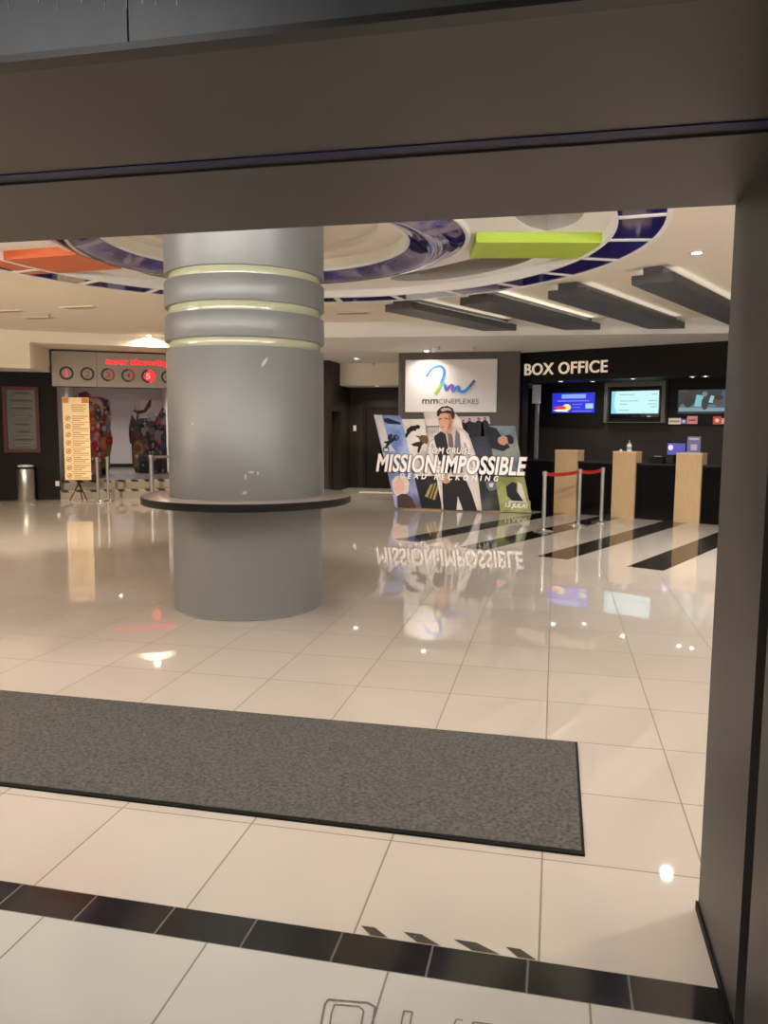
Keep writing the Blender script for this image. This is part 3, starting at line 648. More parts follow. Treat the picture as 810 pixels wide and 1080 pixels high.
mm('printed_coat_edge', [(440, 560), (466, 566), (500, 660), (512, 720), (500, 721), (478, 650), (452, 590)], (190, 176, 172), .052)
# people in black in the upper right strips
patch(Dp, 'printed_pale_ground', [(420, 320), (550, 320), (556, 352), (520, 356), (480, 344), (440, 350), (424, 344)], (176, 160, 164), -.009)
for x, y, s_ in ((466, 338, 1.0), (506, 336, 1.1), (532, 334, .9), (440, 344, .8)):
    patch(Dp, 'printed_person', [(x - 6 * s_, y - 6), (x, y - 11), (x + 6 * s_, y - 6), (x + 5, y + 3), (x + 16 * s_, y + 12), (x + 22 * s_, y + 70), (x - 18 * s_, y + 72), (x - 16 * s_, y + 12), (x - 5, y + 3)], (26, 25, 32), -.007)
    patch(Dp, 'printed_face', [(x - 4, y - 5), (x + 4, y - 5), (x + 3, y + 2), (x - 3, y + 2)], (172, 128, 118), -.005)
patch(Ep, 'printed_body', [(548, 362), (582, 372), (600, 400), (640, 452), (610, 470), (560, 456), (552, 420)], (26, 26, 36), .021)
patch(Ep, 'printed_face', [(590, 412), (612, 402), (630, 410), (632, 430), (616, 444), (598, 440), (588, 428)], (186, 134, 108), .0235)
patch(Ep, 'printed_hair', [(614, 404), (640, 398), (656, 414), (654, 436), (634, 440), (630, 424), (628, 410)], (34, 26, 24), .0255)
patch(G, 'printed_shape', [(622, 620), (650, 600), (668, 606), (668, 640), (690, 672), (700, 690), (660, 690), (628, 660)], (28, 28, 34), .031)
patch(G, 'printed_shape', [(672, 600), (690, 610), (712, 690), (700, 688), (672, 640)], (196, 192, 176), .031)
a0 = c1(618, 714); a1 = c1(716, 692); MB().text(SP, '13 JULAI', a0[0], a1[0], a0[1], a1[1], .0335, .036, bold=.03, shear=.2, skew=-.02).build('date_lettering', pmat((226, 224, 216)), G)
a0 = c1(634, 688); a1 = c1(700, 681); MB().rect(SP, a0[0], a1[0], a0[1], a1[1] - .004, .0335, .036).build('printed_line', pmat((200, 198, 186)), G)
patch(t, 'printed_glints', [(535, 600), (560, 596), (584, 604), (580, 632), (552, 640), (540, 622)], (96, 92, 110), .012)
patch(t, 'printed_glints', [(550, 606), (570, 604), (566, 624), (552, 622)], (190, 182, 196), .0145)
# title lettering in raised white letters
a0 = c1(76, 556); a1 = c1(712, 488); zc0 = (c1(76, 556)[1] + c1(700, 572)[1]) / 2
MB().text(SP, 'MISSION:IMPOSSIBLE', c1(74, 520)[0], c1(712, 520)[0], c1(400, 564)[1], c1(400, 486)[1], .10, .13, bold=.03, shear=.2, skew=-.03, space=1.03).build('title_lettering', mat('white title print', (232, 222, 218), .4), t)['label'] = 'raised white title letters'
MB().text(SP, 'MISSION:IMPOSSIBLE', c1(70, 520)[0], c1(716, 520)[0], c1(400, 567)[1], c1(400, 483)[1], .085, .0995, bold=.05, shear=.2, skew=-.03, space=1.03).build('title_backing', mat('dark title edge', (86, 66, 60), .5), t)
MB().text(SP, 'TOM CRUISE', c1(288, 470)[0], c1(480, 470)[0], c1(380, 482)[1], c1(380, 452)[1], .064, .0745, bold=.045, shear=.2, skew=-.004, space=1.05).build('name_backing', mat('dark title edge', (86, 66, 60), .5), t)
MB().text(SP, 'TOM CRUISE', c1(290, 470)[0], c1(478, 470)[0], c1(380, 480)[1], c1(380, 453)[1], .075, .09, bold=.02, shear=.2, skew=-.004, space=1.05).build('name_lettering', mat('white title print', (232, 222, 218), .4), t)
MB().text(SP, 'DEAD RECKONING', c1(172, 580)[0], c1(592, 580)[0], c1(380, 591)[1], c1(380, 568)[1], .075, .09, bold=.02, shear=.2, skew=-.02, space=1.9).build('subtitle_lettering', mat('white title print', (232, 222, 218), .4), t)
sb = MB(); sb.box(-2.9, -.75, 15.44, 15.52, .25, 1.25)
for x in (-2.7, -1.7, -.8): sb.prism([(x - .02, 15.5), (x + .02, 15.5), (x + .02, 15.95), (x - .02, 15.95)], 0, .06); sb.add([(x - .02, 15.52, .06), (x + .02, 15.52, .06), (x + .02, 15.52, 1.3), (x - .02, 15.52, 1.3), (x - .02, 15.92, .06), (x + .02, 15.92, .06)], [(0, 1, 5, 4), (4, 5, 2, 3), (0, 4, 3), (1, 2, 5), (0, 3, 2, 1)])
sb.box(-3.0, -.45, 15.43, 15.455, 0, .24)
sb.build('back_strut', mat('brown cardboard', (140, 112, 80), .8), t)

# ------------------------------------------------------------------ BOX OFFICE
FP = PL(*bxy(0, 1.25), -25.3)
t = thing('letter_sign', 'white BOX OFFICE letters on the dark fascia above the ticket counter', 'sign', FP.pt(-.45, 2.75, .02))
MB().rect(FP, -1.5, 1.2, 2.755, 3.235, .001, .012).build('backing', m_black, t)
MB().text(FP, 'BOX OFFICE', -1.36, .50, 2.79, 3.04, .0125, .05, bold=.012, space=1.06).build('lettering', mat('white sign letters', (236, 222, 204), .4, emit=(255, 232, 200), es=.35), t)
# counter
t = thing('ticket_counter', 'long gloss black ticket counter between the oak pillars', 'counter', BX.pt(1.5, 0, -.3))
cb = MB(); cb.prism([bxy(-.75, .32), bxy(4.6, .32), bxy(4.6, .62), bxy(-.75, .62)], 0, 1.0); cb.build('body', m_gloss, t)
m_ct = mat('black counter top', (30, 28, 28), .2)
for a, b in ((-.75, -.006), (.466, 1.164), (1.606, 2.324), (2.776, 4.6)):
    MB().prism([bxy(a, .03), bxy(b, .03), bxy(b, .319), bxy(a, .319)], 0, 1.0).build('front_panel', m_gloss, t)
    MB().prism([bxy(a, .015), bxy(b, .015), bxy(b, .3195), bxy(a, .3195)], 1.0, 1.035).build('counter_top', m_ct, t)
MB().prism([bxy(-.80, .32), bxy(4.6, .32), bxy(4.6, .68), bxy(-.80, .68)], 1.0, 1.035).build('counter_top', m_ct, t)
for (u0, u1), lab in zip(((0, .46), (1.17, 1.60), (2.33, 2.77)), ('oak pillar of the ticket counter nearest the film standee, behind the belt barrier', 'oak pillar of the ticket counter with the pump bottle on top', 'oak pillar of the ticket counter beside the right jamb, with the lilac card stand on top')):
    t = thing('counter_pillar', lab, 'pillar', BX.pt((u0 + u1) / 2, 0, 0), 'oak pillars of the ticket counter')
    def rb(u0, u1, v0, v1, z0, z1): return MB().prism([bxy(u0, v0), bxy(u1, v0), bxy(u1, v1), bxy(u0, v1)], z0, z1)
    rb(u0, u1, -.02, .30, .0, 1.215).build('body', m_wood, t)
    rb(u0 - .004, u1 + .004, -.024, .304, 1.2151, 1.238).build('cap', mat('light oak edge', (200, 168, 122), .4), t)
# screens on the back wall
WP = PL(*bxy(0, 2.6), -25.3)
def wb(par, name, s0, s1, z0, z1, d0, d1, m): return MB().rect(WP, s0, s1, z0, z1, d0, d1).build(name, m, par)
t = thing('wall_screen', 'wall screen with a bright blue advert, left of three above the counter', 'screen', WP.pt(-.85, 1.7, .1), 'screens of the box office')
wb(t, 'panel', -1.66, -.086, 1.70, 2.66, .001, .06, m_black)
s = wb(t, 'screen', -1.31, -.295, 2.01, 2.455, .061, .085, glow('blue screen', (38, 44, 190), 1.3))
wb(s, 'picture_block', -1.08, -.50, 2.33, 2.425, .0852, .088, glow('pale blue screen', (120, 150, 220), 1.3))
tx = MB(); tx.rect(WP, -1.18, -.42, 2.265, 2.285, .0852, .088); tx.rect(WP, -.82, -.58, 2.19, 2.205, .0852, .088); tx.rect(WP, -.82, -.62, 2.12, 2.132, .0852, .088); tx.rect(WP, -.82, -.36, 2.035, 2.05, .0852, .088); tx.build('picture_lines', glow('lilac screen', (130, 130, 230), 1.2), s)
cw = MB(); n = 20; cw.sheet(WP, [(-.95 + .10 * math.cos(2 * PI * k / n), 2.13 + .075 * math.sin(2 * PI * k / n)) for k in range(n)], .0852, .089); cw.build('picture_ball', glow('yellow screen', (240, 220, 120), 1.2), s)
MB().sheet(WP, [(-1.27, 2.14), (-1.1, 2.17), (-.98, 2.15), (-.96, 2.10), (-1.12, 2.08), (-1.2, 2.10)], .0852, .0905).build('picture_streak', glow('red screen', (214, 60, 70), 1.2), s)
MB().sheet(WP, [(-1.28, 2.07), (-1.1, 2.09), (-.96, 2.06), (-.9, 2.03), (-1.2, 2.04)], .0852, .0895).build('picture_streak', glow('white screen', (240, 236, 236), 1.2), s)
wb(s, 'picture_block', -.50, -.32, 2.10, 2.21, .0852, .088, glow('pale green screen', (150, 196, 200), 1.2))
t = thing('wall_screen', 'wall screen with a pale blue price list in a grey box frame, middle of three', 'screen', WP.pt(.65, 1.78, .1), 'screens of the box office')
fr = MB(); m_fr = mat('grey frame', (84, 79, 74), .4)
for a, b, c, d in ((-.015, .05, 1.785, 2.66), (1.23, 1.306, 1.785, 2.66), (.05, 1.23, 1.785, 1.80), (.05, 1.23, 2.56, 2.66)): fr.rect(WP, a, b, c, d, .001, .22)
fr.build('frame', m_fr, t); wb(t, 'panel', .051, 1.229, 1.801, 2.559, .001, .05, m_black)
s = wb(t, 'screen', .10, 1.13, 1.985, 2.465, .051, .09, glow('cyan white screen', (176, 218, 226), 1.25))
wb(t, 'bezel', .07, 1.16, 1.90, 2.49, .0505, .085, m_gloss)
tx = MB()
for z, a, b in ((2.385, .28, .62), (2.385, .98, 1.1), (2.25, .28, .7), (2.25, .92, 1.1), (2.18, .28, .46), (2.18, .9, 1.1), (2.12, .95, 1.1), (2.05, .28, .5)): MB().rect(WP, a, b, z, z + .010, .0902, .092).build('picture_line', glow('dim teal screen', (96, 140, 154), .6), s)
MB().sheet(WP, [(.10, 1.985), (.22, 1.985), (.16, 2.2), (.2, 2.465), (.10, 2.465)], .0902, .0915).build('picture_block', glow('aqua screen', (120, 196, 216), 1.2), s)
MB().rect(WP, .9, .98, 1.915, 1.928, .0853, .088).build('maker_mark', m_pale, t)
t = thing('wall_screen', 'wall screen with a dim teal film scene, right of three beside the jamb', 'screen', WP.pt(2.1, 1.75, .1), 'screens of the box office')
wb(t, 'panel', 1.312, 3.2, 1.75, 2.66, .001, .06, m_black)
s = wb(t, 'screen', 1.53, 2.62, 1.975, 2.46, .061, .085, glow('dark teal screen', (20, 40, 54), .7))
gl = lambda pts, c, es, d=.0852: MB().sheet(WP, pts, d, d + .003).build('picture_shape', glow('screen %d %d %d' % c, c, es), s)
oval = lambda x, z, a, b: [(x + a * math.cos(2 * PI * k / 16), z + b * math.sin(2 * PI * k / 16)) for k in range(16)]
gl([(1.55, 2.02), (2.6, 2.02), (2.6, 2.09), (1.55, 2.10)], (140, 166, 176), .7); gl([(1.56, 2.1), (2.5, 2.1), (2.4, 2.16), (1.6, 2.17)], (70, 120, 140), .8)
gl([(1.86, 2.12), (2.02, 2.12), (2.04, 2.34), (1.9, 2.36)], (120, 190, 200), .9, .086); gl([(2.14, 2.2), (2.26, 2.18), (2.28, 2.32), (2.18, 2.34)], (150, 200, 196), .9, .086)
gl([(2.3, 2.1), (2.62, 2.1), (2.62, 2.44), (2.4, 2.44)], (44, 84, 116), .8, .0856)
gl(oval(1.74, 2.24, .11, .14), (16, 18, 22), .5, .0875); gl(oval(2.07, 2.18, .07, .13), (40, 46, 54), .6, .0875); gl(oval(2.06, 2.37, .05, .05), (120, 130, 136), .8, .089); gl(oval(2.33, 2.22, .11, .10), (84, 76, 72), .6, .0875); gl(oval(2.33, 2.30, .09, .05), (24, 26, 30), .5, .089); gl([(1.55, 2.42), (1.7, 2.42), (1.7, 2.455), (1.55, 2.455)], (110, 50, 52), .6, .087)
cards = [(1.345, 1.60, 1.755, 1.885, (222, 216, 196), 'pale payment card sticker with a grey stripe under the film screen'), (1.605, 1.71, 1.765, 1.865, (110, 130, 186), 'small blue payment sticker under the film screen'), (1.725, 1.935, 1.765, 1.925, (220, 150, 150), 'pink payment sticker with a red stripe under the film screen'),
         (2.24, 2.40, 1.755, 1.915, (214, 84, 58), 'orange red payment sticker under the film screen'), (2.405, 2.6, 1.765, 1.88, (232, 200, 190), 'pale pink payment sticker next to the jamb')]
for a, b, c, d, col, lab in cards:
    t = thing('payment_sticker', lab, 'sticker', WP.pt((a + b) / 2, c, .062), 'payment stickers')
    MB().rect(WP, a, b, c, d, .0605, .066).build('card', mat('card %d %d %d' % col, col, .4), t)
    dk = tuple(int(v * .62) for v in col); mk = MB()
    if 'stripe' in lab: mk.rect(WP, a + .03, b - .03, (c + d) / 2 - .022, (c + d) / 2 + .014, .0662, .068); dk = (176, 48, 56) if 'red' in lab else (140, 132, 110)
    else: mk.sheet(WP, oval((a + b) / 2, (c + d) / 2, (b - a) * .26, (d - c) * .26), .0662, .068); dk = (236, 232, 226) if sum(col) < 480 else dk
    mk.build('mark', mat('mark %d %d %d' % dk, dk, .4), t)
# glass door at the left end of the counter
GP = PL(*bxy(0, 2.0), -25.3)
gp = lambda x, y: GP.px(x, y)
s_a, s_b = gp(551, 440)[0], gp(566.5, 440)[0]
t = thing('glass_door', 'narrow glass door with pale metal stiles at the left end of the counter', 'door', GP.pt((s_a + s_b) / 2, 0, 0))
gm = bpy.data.materials.new('clear glass'); gm.use_nodes = True; b_ = gm.node_tree.nodes['Principled BSDF']; b_.inputs['Transmission Weight'].default_value = 1; b_.inputs['Roughness'].default_value = .02; b_.inputs['Base Color'].default_value = (.78, .86, .86, 1); b_.inputs['IOR'].default_value = 1.1
MB().rect(GP, s_a + .035, s_b - .035, .05, 2.56, -.006, .006).build('pane', gm, t)
for s_ in (s_a, s_b):
    MB().rect(GP, s_ - .035, s_ + .035, 0, 2.6, -.03, .03).build('stile', m_alu, t)
MB().rect(GP, s_a + .035, s_b - .035, 2.56, 2.6, -.03, .03).build('rail', m_alu, t)
MB().rect(GP, s_b - .075, s_b + .095, 2.21, 2.62, .031, .12).build('closer_box', m_pale, t)
q = GP.pt(s_b + .05, 0, .06); MB().tube([(q.x, q.y, 1.13), (q.x, q.y, 1.23)], .02).build('handle', m_steel, t, True)
# things on the counter
q = BX.pt(1.42, 1.238, -.12)
t = thing('pump_bottle', 'clear white pump bottle on top of the middle oak pillar', 'bottle', q)
MB().lathe([(0, q.z), (.042, q.z), (.045, q.z + .01), (.045, q.z + .11), (.03, q.z + .14), (.016, q.z + .15), (0, q.z + .15)], q.x, q.y, 20).build('body', m_pale, t, True)
MB().lathe([(.018, q.z + .15), (.018, q.z + .17), (.007, q.z + .172), (.007, q.z + .20), (.016, q.z + .202), (.016, q.z + .212), (0, q.z + .212)], q.x, q.y, 16).build('pump', mat('grey plastic', (150, 148, 146), .4), t, True)
MB().lathe([(.0455, q.z + .03), (.0458, q.z + .09)], q.x, q.y, 20).build('paper_label', mat('blue grey label', (150, 156, 170), .5), t, True)
q = BX.pt(1.29, 1.238, -.05); o = MB().lathe([(0, q.z), (.022, q.z), (.024, q.z + .01), (.02, q.z + .035), (0, q.z + .04)], q.x, q.y, 16).build('bottle_cap', m_pale, None, True); tag(o, 'small white cap lying beside the pump bottle on the middle oak pillar', 'cap')
SQ = PL(*bxy(0, .14), -25.3)
t = thing('card_stand', 'lilac upright card stand on the oak pillar beside the right jamb', 'card stand', SQ.pt(2.56, 1.238, 0))
MB().rect(SQ, 2.46, 2.69, 1.245, 1.53, -.005, .005).build('card', mat('lilac card', (104, 100, 148), .3), t); MB().rect(SQ, 2.44, 2.71, 1.239, 1.252, -.06, .05).build('base', mat('frosted acrylic', (170, 166, 180), .2), t)
MB().rect(SQ, 2.525, 2.635, 1.285, 1.39, .0052, .007).build('printed_square', mat('pale lilac print', (176, 172, 190), .4), t); MB().rect(SQ, 2.49, 2.66, 1.465, 1.505, .0052, .007).build('printed_heading', mat('pale lilac print', (176, 172, 190), .4), t)
TQ = PL(*bxy(0, .38), -25.3)
t = thing('sales_terminal', 'small lit violet till screen on the counter left of the card stand', 'till', TQ.pt(2.12, 1.035, 0))
MB().rect(TQ, 2.02, 2.38, 1.17, 1.42, -.03, .0).build('housing', m_black, t)
s = MB().rect(TQ, 2.04, 2.36, 1.19, 1.40, .0002, .008).build('screen', glow('violet screen', (84, 84, 176), .9), t)
MB().sheet(TQ, oval(2.10, 1.32, .045, .05), .0082, .010).build('picture_disc', glow('pink screen', (236, 206, 230), 1.1), s)
MB().rect(TQ, 2.15, 2.25, 1.05, 1.17, -.03, -.005).build('stand', m_black, t); MB().rect(TQ, 2.06, 2.34, 1.036, 1.05, -.10, .08).build('base', m_black, t)
NQ = PL(*bxy(0, .22), -25.3)
t = thing('receipt_printer', 'black receipt printer on the counter between the middle and right oak pillars', 'printer', NQ.pt(1.95, 1.035, 0))
MB().sheet(NQ, [(1.79, 1.036), (2.03, 1.036), (2.03, 1.15), (1.83, 1.15), (1.79, 1.11)], -.12, .08).build('body', m_black, t); MB().rect(NQ, 1.85, 1.98, 1.1505, 1.162, -.06, -.01).build('paper_slot', m_chrome, t)

# ------------------------------------------------------------------ STANCHIONS
def stanchion(name, x, y, h, lab, grp, r=.03, base=.16):
    t = thing(name, lab, 'barrier post', (x, y, 0), grp)
    MB().lathe([(0, 0), (base, 0), (base, .012), (base * .7, .026), (r * 1.4, .034), (r * 1.2, .05), (0, .05)], x, y, 32).build('base', m_steel, t, True)
    MB().lathe([(r, .03), (r, h - .08)], x, y, 20).build('pole', m_chrome, t, True)
    MB().lathe([(r * 1.25, h - .08), (r * 1.25, h - .01), (r * .8, h), (0, h)], x, y, 20).build('head', m_chrome, t, True)
    return t
sp = [bxy(1.14, -2.78), bxy(1.27, -1.72), bxy(1.36, -.95)]
sl = ['chrome belt post furthest from the counter, standing on the second dark floor stripe', 'middle chrome belt post of the three before the first oak pillar', 'chrome belt post closest to the ticket counter, end of the red belt']
sts = [stanchion('belt_post', p[0], p[1], .98, l, 'chrome belt posts of the box office') for p, l in zip(sp, sl)]
for i in (0, 1):
    a, b = Vector((*sp[i], 0)), Vector((*sp[i + 1], 0)); d = (b - a).normalized(); n = Vector((-d.y, d.x, 0)) * .002; mb = MB(); K = 8
    a = a + d * .042; b = b - d * .046
    for k in range(K):
        f0, f1 = k / K, (k + 1) / K; q0, q1 = a.lerp(b, f0), a.lerp(b, f1); z0, z1 = .93 - .02 * math.sin(PI * f0), .93 - .02 * math.sin(PI * f1)
        for sgn in (-1, 1): mb.quad(q0 + n * sgn + Vector((0, 0, z0 - .032)), q1 + n * sgn + Vector((0, 0, z1 - .032)), q1 + n * sgn + Vector((0, 0, z1 + .026)), q0 + n * sgn + Vector((0, 0, z0 + .026)))
    mb.build('belt', m_red, sts[i])['label'] = 'red belt'
# posts at the passage entrance
ql = [(-9.66, 15.05), (-9.56, 15.28)]
stanchion('barrier_post', ql[0][0], ql[0][1], .98, 'grey barrier post right of the yellow rules banner, the nearer of the pair', 'grey posts at the passage', .032, .11)
stanchion('barrier_post', ql[1][0], ql[1][1], .98, 'grey barrier post right of the yellow rules banner, the farther of the pair', 'grey posts at the passage', .032, .11)
q = WL.xy(2.47, -.35); pr = stanchion('barrier_post', q[0], q[1], 1.0, 'grey barrier post before the steps, left of the silver column', 'grey posts at the passage', .05, .18)
mb = MB(); a = Vector((*q, .95)); b = Vector((*WL.xy(3.12, -.02), .95)); d = (b - a).normalized(); a += d * .06; n = Vector((-d.y, d.x, 0)) * .002
for sg in (-1, 1): mb.quad(a + n * sg - Vector((0, 0, .03)), b + n * sg - Vector((0, 0, .03)), b + n * sg + Vector((0, 0, .03)), a + n * sg + Vector((0, 0, .03)))
mb.build('belt', m_chrome, pr)

# ------------------------------------------------------------------ LEFT WALL THINGS
t = thing('number_sign', 'wide bronze sign with red lit letters and numbered rings above the passage', 'sign', WL.pt(1.9, 2.515, .05))
SE = 3.32
MB().rect(WL, .43, SE, 2.515, 3.285, .001, .10).build('panel', mat('bronze metal sheet', (142, 128, 114), .35, metal=.3, var=.10, scale=4), t)
ed = MB(); ed.rect(WL, .415, SE, 3.2851, 3.305, .0, .11); ed.rect(WL, .415, .43, 2.5, 3.285, .0, .11); ed.rect(WL, .43, SE, 2.50, 2.5149, .0, .11); ed.rect(WL, 1.36, 1.366, 2.515, 3.285, .1002, .1015); ed.build('edging', m_black, t)
m_led = glow('red led', (255, 20, 34), 1.8); m_dimred = mat('unlit red', (120, 44, 36), .5, emit=(255, 40, 40), es=.12)
tb = MB(); n = 0
tb.text(WL, 'now showing', 1.566, 2.95, 2.99, 3.16, .1002, .112, bold=.04); tb.build('lettering', m_led, t)['label'] = 'red lit lettering'
for k in range(6):
    c = .732 + .432 * k; z = 2.805 - .006 * k; lit = k in (0, 4); mb = MB(); n = 28; mb2 = MB()
    for i in range(n):
        a, b = 2 * PI * i / n, 2 * PI * (i + 1) / n
        tgt = mb2 if (-.2 < ((a + PI / 2) % (2 * PI)) - PI < 0 or (k >= 2 and math.cos(a) > .1)) else mb
        tgt.sheet(WL, [(c + .15 * math.cos(a), z + .15 * math.sin(a)), (c + .15 * math.cos(b), z + .15 * math.sin(b)), (c + .105 * math.cos(b), z + .105 * math.sin(b)), (c + .105 * math.cos(a), z + .105 * math.sin(a))], .1002, .112)
    r = mb.build('number_ring', mat('black ring print', (20, 18, 18), .4), t)
    if mb2.v: mb2.build('lit_arc', m_led if lit else m_dimred, r)
    dg = MB().text(WL, str(k + 1), c - (.018 if k == 0 else .05), c + (.018 if k == 0 else .05), z - .065, z + .065, .1002, .114, bold=.03 if lit else .01).build('digit', glow('pink led', (255, 150, 150), 1.2) if k == 4 else m_led if lit else m_dimred, r)
    if k == 4: MB().sheet(WL, [(c + .10 * math.cos(2 * PI * i / 20), z + .10 * math.sin(2 * PI * i / 20)) for i in range(20)], .1002, .104).build('glow_disc', glow('soft red led', (255, 20, 34), 1.1), r)
# framed notice
t = thing('framed_board', 'maroon framed notice board of chalk writing on the dark left wall', 'notice board', WL.pt(-.22, 1.05, .03))
a, b, z0, z1, w = -.595, .135, 1.055, 2.49, .075; fr = MB()
fr.rect(WL, a, b, z1 - w, z1, .001, .05); fr.rect(WL, a, b, z0, z0 + w, .001, .05); fr.rect(WL, a, a + w, z0 + w, z1 - w, .001, .05); fr.rect(WL, b - w, b, z0 + w, z1 - w, .001, .05); fr.build('frame', m_maroon, t)
s = MB().rect(WL, a + w, b - w, z0 + w, z1 - w, .001, .02).build('board', m_slate, t)
ln = MB(); l2 = MB(); zz = z1 - w - .06; k = 0
while zz > z0 + w + .07:
    ww = .12 + .12 * random.random(); m_ = (a + b) / 2 + .02
    tgt = l2 if k % 3 == 0 else ln
    tgt.rect(WL, m_ - ww, m_ + ww, zz - .008, zz + .012, .0202, .022)
    if k % 4 == 1: ln.sheet(WL, [(m_ - .2, zz - .03), (m_ - .12, zz + .012), (m_ + .12, zz + .012), (m_ + .2, zz - .03), (m_ + .12, zz - .02), (m_ - .12, zz - .02)], .0222, .024)
    zz -= .048 + .015 * random.random(); k += 1
ln.build('chalk_lines', m_chalk, s); l2.build('dark_lines', m_chalkd, s)
# bin
p = (-11.33, 14.92)
t = thing('trash_bin', 'round brushed steel bin with a black rim against the dark left wall', 'bin', (p[0], p[1], 0))
MB().lathe([(0, 0), (.175, 0), (.18, .01), (.18, .70), (.175, .71), (.15, .71)], p[0], p[1], 40).build('body', m_steel, t, True)
MB().lathe([(.17, .711), (.186, .712), (.186, .745), (.17, .75)], p[0], p[1], 40).build('rim', m_black, t, True)
MB().lathe([(.16, .75), (.165, .775), (.12, .79), (.115, .70), (0, .70)], p[0], p[1], 40).build('ashtray_top', m_pale, t, True)
q = WL.pt(.40, .355, .001); o = MB().rect(WL, .41, .49, .30, .41, .001, .03).build('wall_socket', m_pale); tag(o, 'small white socket box at the bottom of the dark left wall', 'socket')
# rules banner on a tripod
BP_ = PL(-10.62, 15.08, 20)
t = thing('rules_banner', 'tall yellow banner of rules with red prohibition rings on a tripod', 'banner', (-10.3, 15.2, 0))
def banner_mat():
    m = bpy.data.materials.new('yellow cream banner print'); m.use_nodes = True; N = m.node_tree.nodes; L = m.node_tree.links; b = N['Principled BSDF']
    tc = N.new('ShaderNodeTexCoord'); nz = N.new('ShaderNodeTexNoise'); nz.inputs['Scale'].default_value = 2.5; L.new(tc.outputs['Object'], nz.inputs['Vector'])
    mx = N.new('ShaderNodeMix'); mx.data_type = 'RGBA'; L.new(nz.outputs['Fac'], mx.inputs['Factor']); mx.inputs['A'].default_value = srgb(248, 214, 146); mx.inputs['B'].default_value = srgb(255, 238, 188)
    L.new(mx.outputs['Result'], b.inputs['Base Color']); b.inputs['Roughness'].default_value = .45; return m
ba = BP_.px(65.5, 419); bb = BP_.px(96.5, 506); x0, x1, z0, z1 = ba[0], bb[0], bb[1], ba[1]; wd = x1 - x0; ht = z1 - z0
BSH = MB().rect(BP_, x0, x1, z0, z1, 0, .006).build('sheet', banner_mat(), t)
m_brn = mat('brown print', (186, 124, 66), .5); m_rd = mat('red print', (188, 52, 40), .5); m_crm = mat('cream print', (248, 224, 170), .5); m_or = mat('orange print', (214, 130, 44), .5)
oc = MB(); oc.rect(BP_, x0 + .01, x0 + .13, z1 - .12, z1 - .01, .0062, .0075); oc.rect(BP_, x1 - .15, x1 - .01, z1 - .12, z1 - .01, .0062, .0075); oc.build('orange_corner', m_or, BSH)
hb = MB(); hb.rect(BP_, x0 + .15, x1 - .17, z1 - .10, z1 - .03, .0062, .0075); hb.build('heading_block', m_crm, BSH)
lnm = MB(); rdm = MB(); rw = (ht - .36) / 8
for k in range(4): lnm.rect(BP_, x0 + .19, x1 - .06 - .05 * (k % 2), z1 - .17 - .045 * k, z1 - .155 - .045 * k, .0062, .007)
for k in range(8):
    zc = z1 - .36 - rw * (k + .5)
    for j in range(3): lnm.rect(BP_, x0 + .19, x1 - .03 - .08 * ((j + k) % 3), zc + .035 - .045 * j, zc + .052 - .045 * j, .0062, .007)
    if k: rdm.rect(BP_, x0 + .15, x1 - .01, zc + rw / 2 - .004, zc + rw / 2 + .004, .0062, .007)
    c = x0 + .10; n = 18; R_ = .056
    for i in range(n):
        a, b = 2 * PI * i / n, 2 * PI * (i + 1) / n
        rdm.sheet(BP_, [(c + R_ * math.cos(a), zc + R_ * math.sin(a)), (c + R_ * math.cos(b), zc + R_ * math.sin(b)), (c + .044 * math.cos(b), zc + .044 * math.sin(b)), (c + .044 * math.cos(a), zc + .044 * math.sin(a))], .0062, .0085)
    rdm.sheet(BP_, [(c - .038, zc - .03), (c - .03, zc - .038), (c + .038, zc + .03), (c + .03, zc + .038)], .0062, .009)
    lnm.sheet(BP_, [(c - .018, zc - .022), (c + .02, zc - .02), (c + .016, zc + .022), (c - .02, zc + .018)], .0062, .0075)
lnm.build('text_lines', m_brn, BSH); rdm.build('prohibition_rings', m_rd, BSH)
pl_ = MB(); mid = (x0 + x1) / 2; pA = BP_.pt(mid, .42, -.05); pB = BP_.pt(mid, 2.3, -.05); pl_.tube([pA, pB], .012); pl_.tube([BP_.pt(x0, z1 - .01, -.01), BP_.pt(x1, z1 - .01, -.01)], .01); pl_.tube([BP_.pt(x0, z0 + .01, -.01), BP_.pt(x1, z0 + .01, -.01)], .01)
pl_.build('pole', m_black, t, True)
for dx, dy in ((-.17, .12), (.20, .12), (.02, -.18)):
    e = BP_.pt(mid + dx, 0.012, dy); MB().tube([pA + Vector((0, 0, -.02)), e], [.012, .010]).build('leg', m_black, t, True)

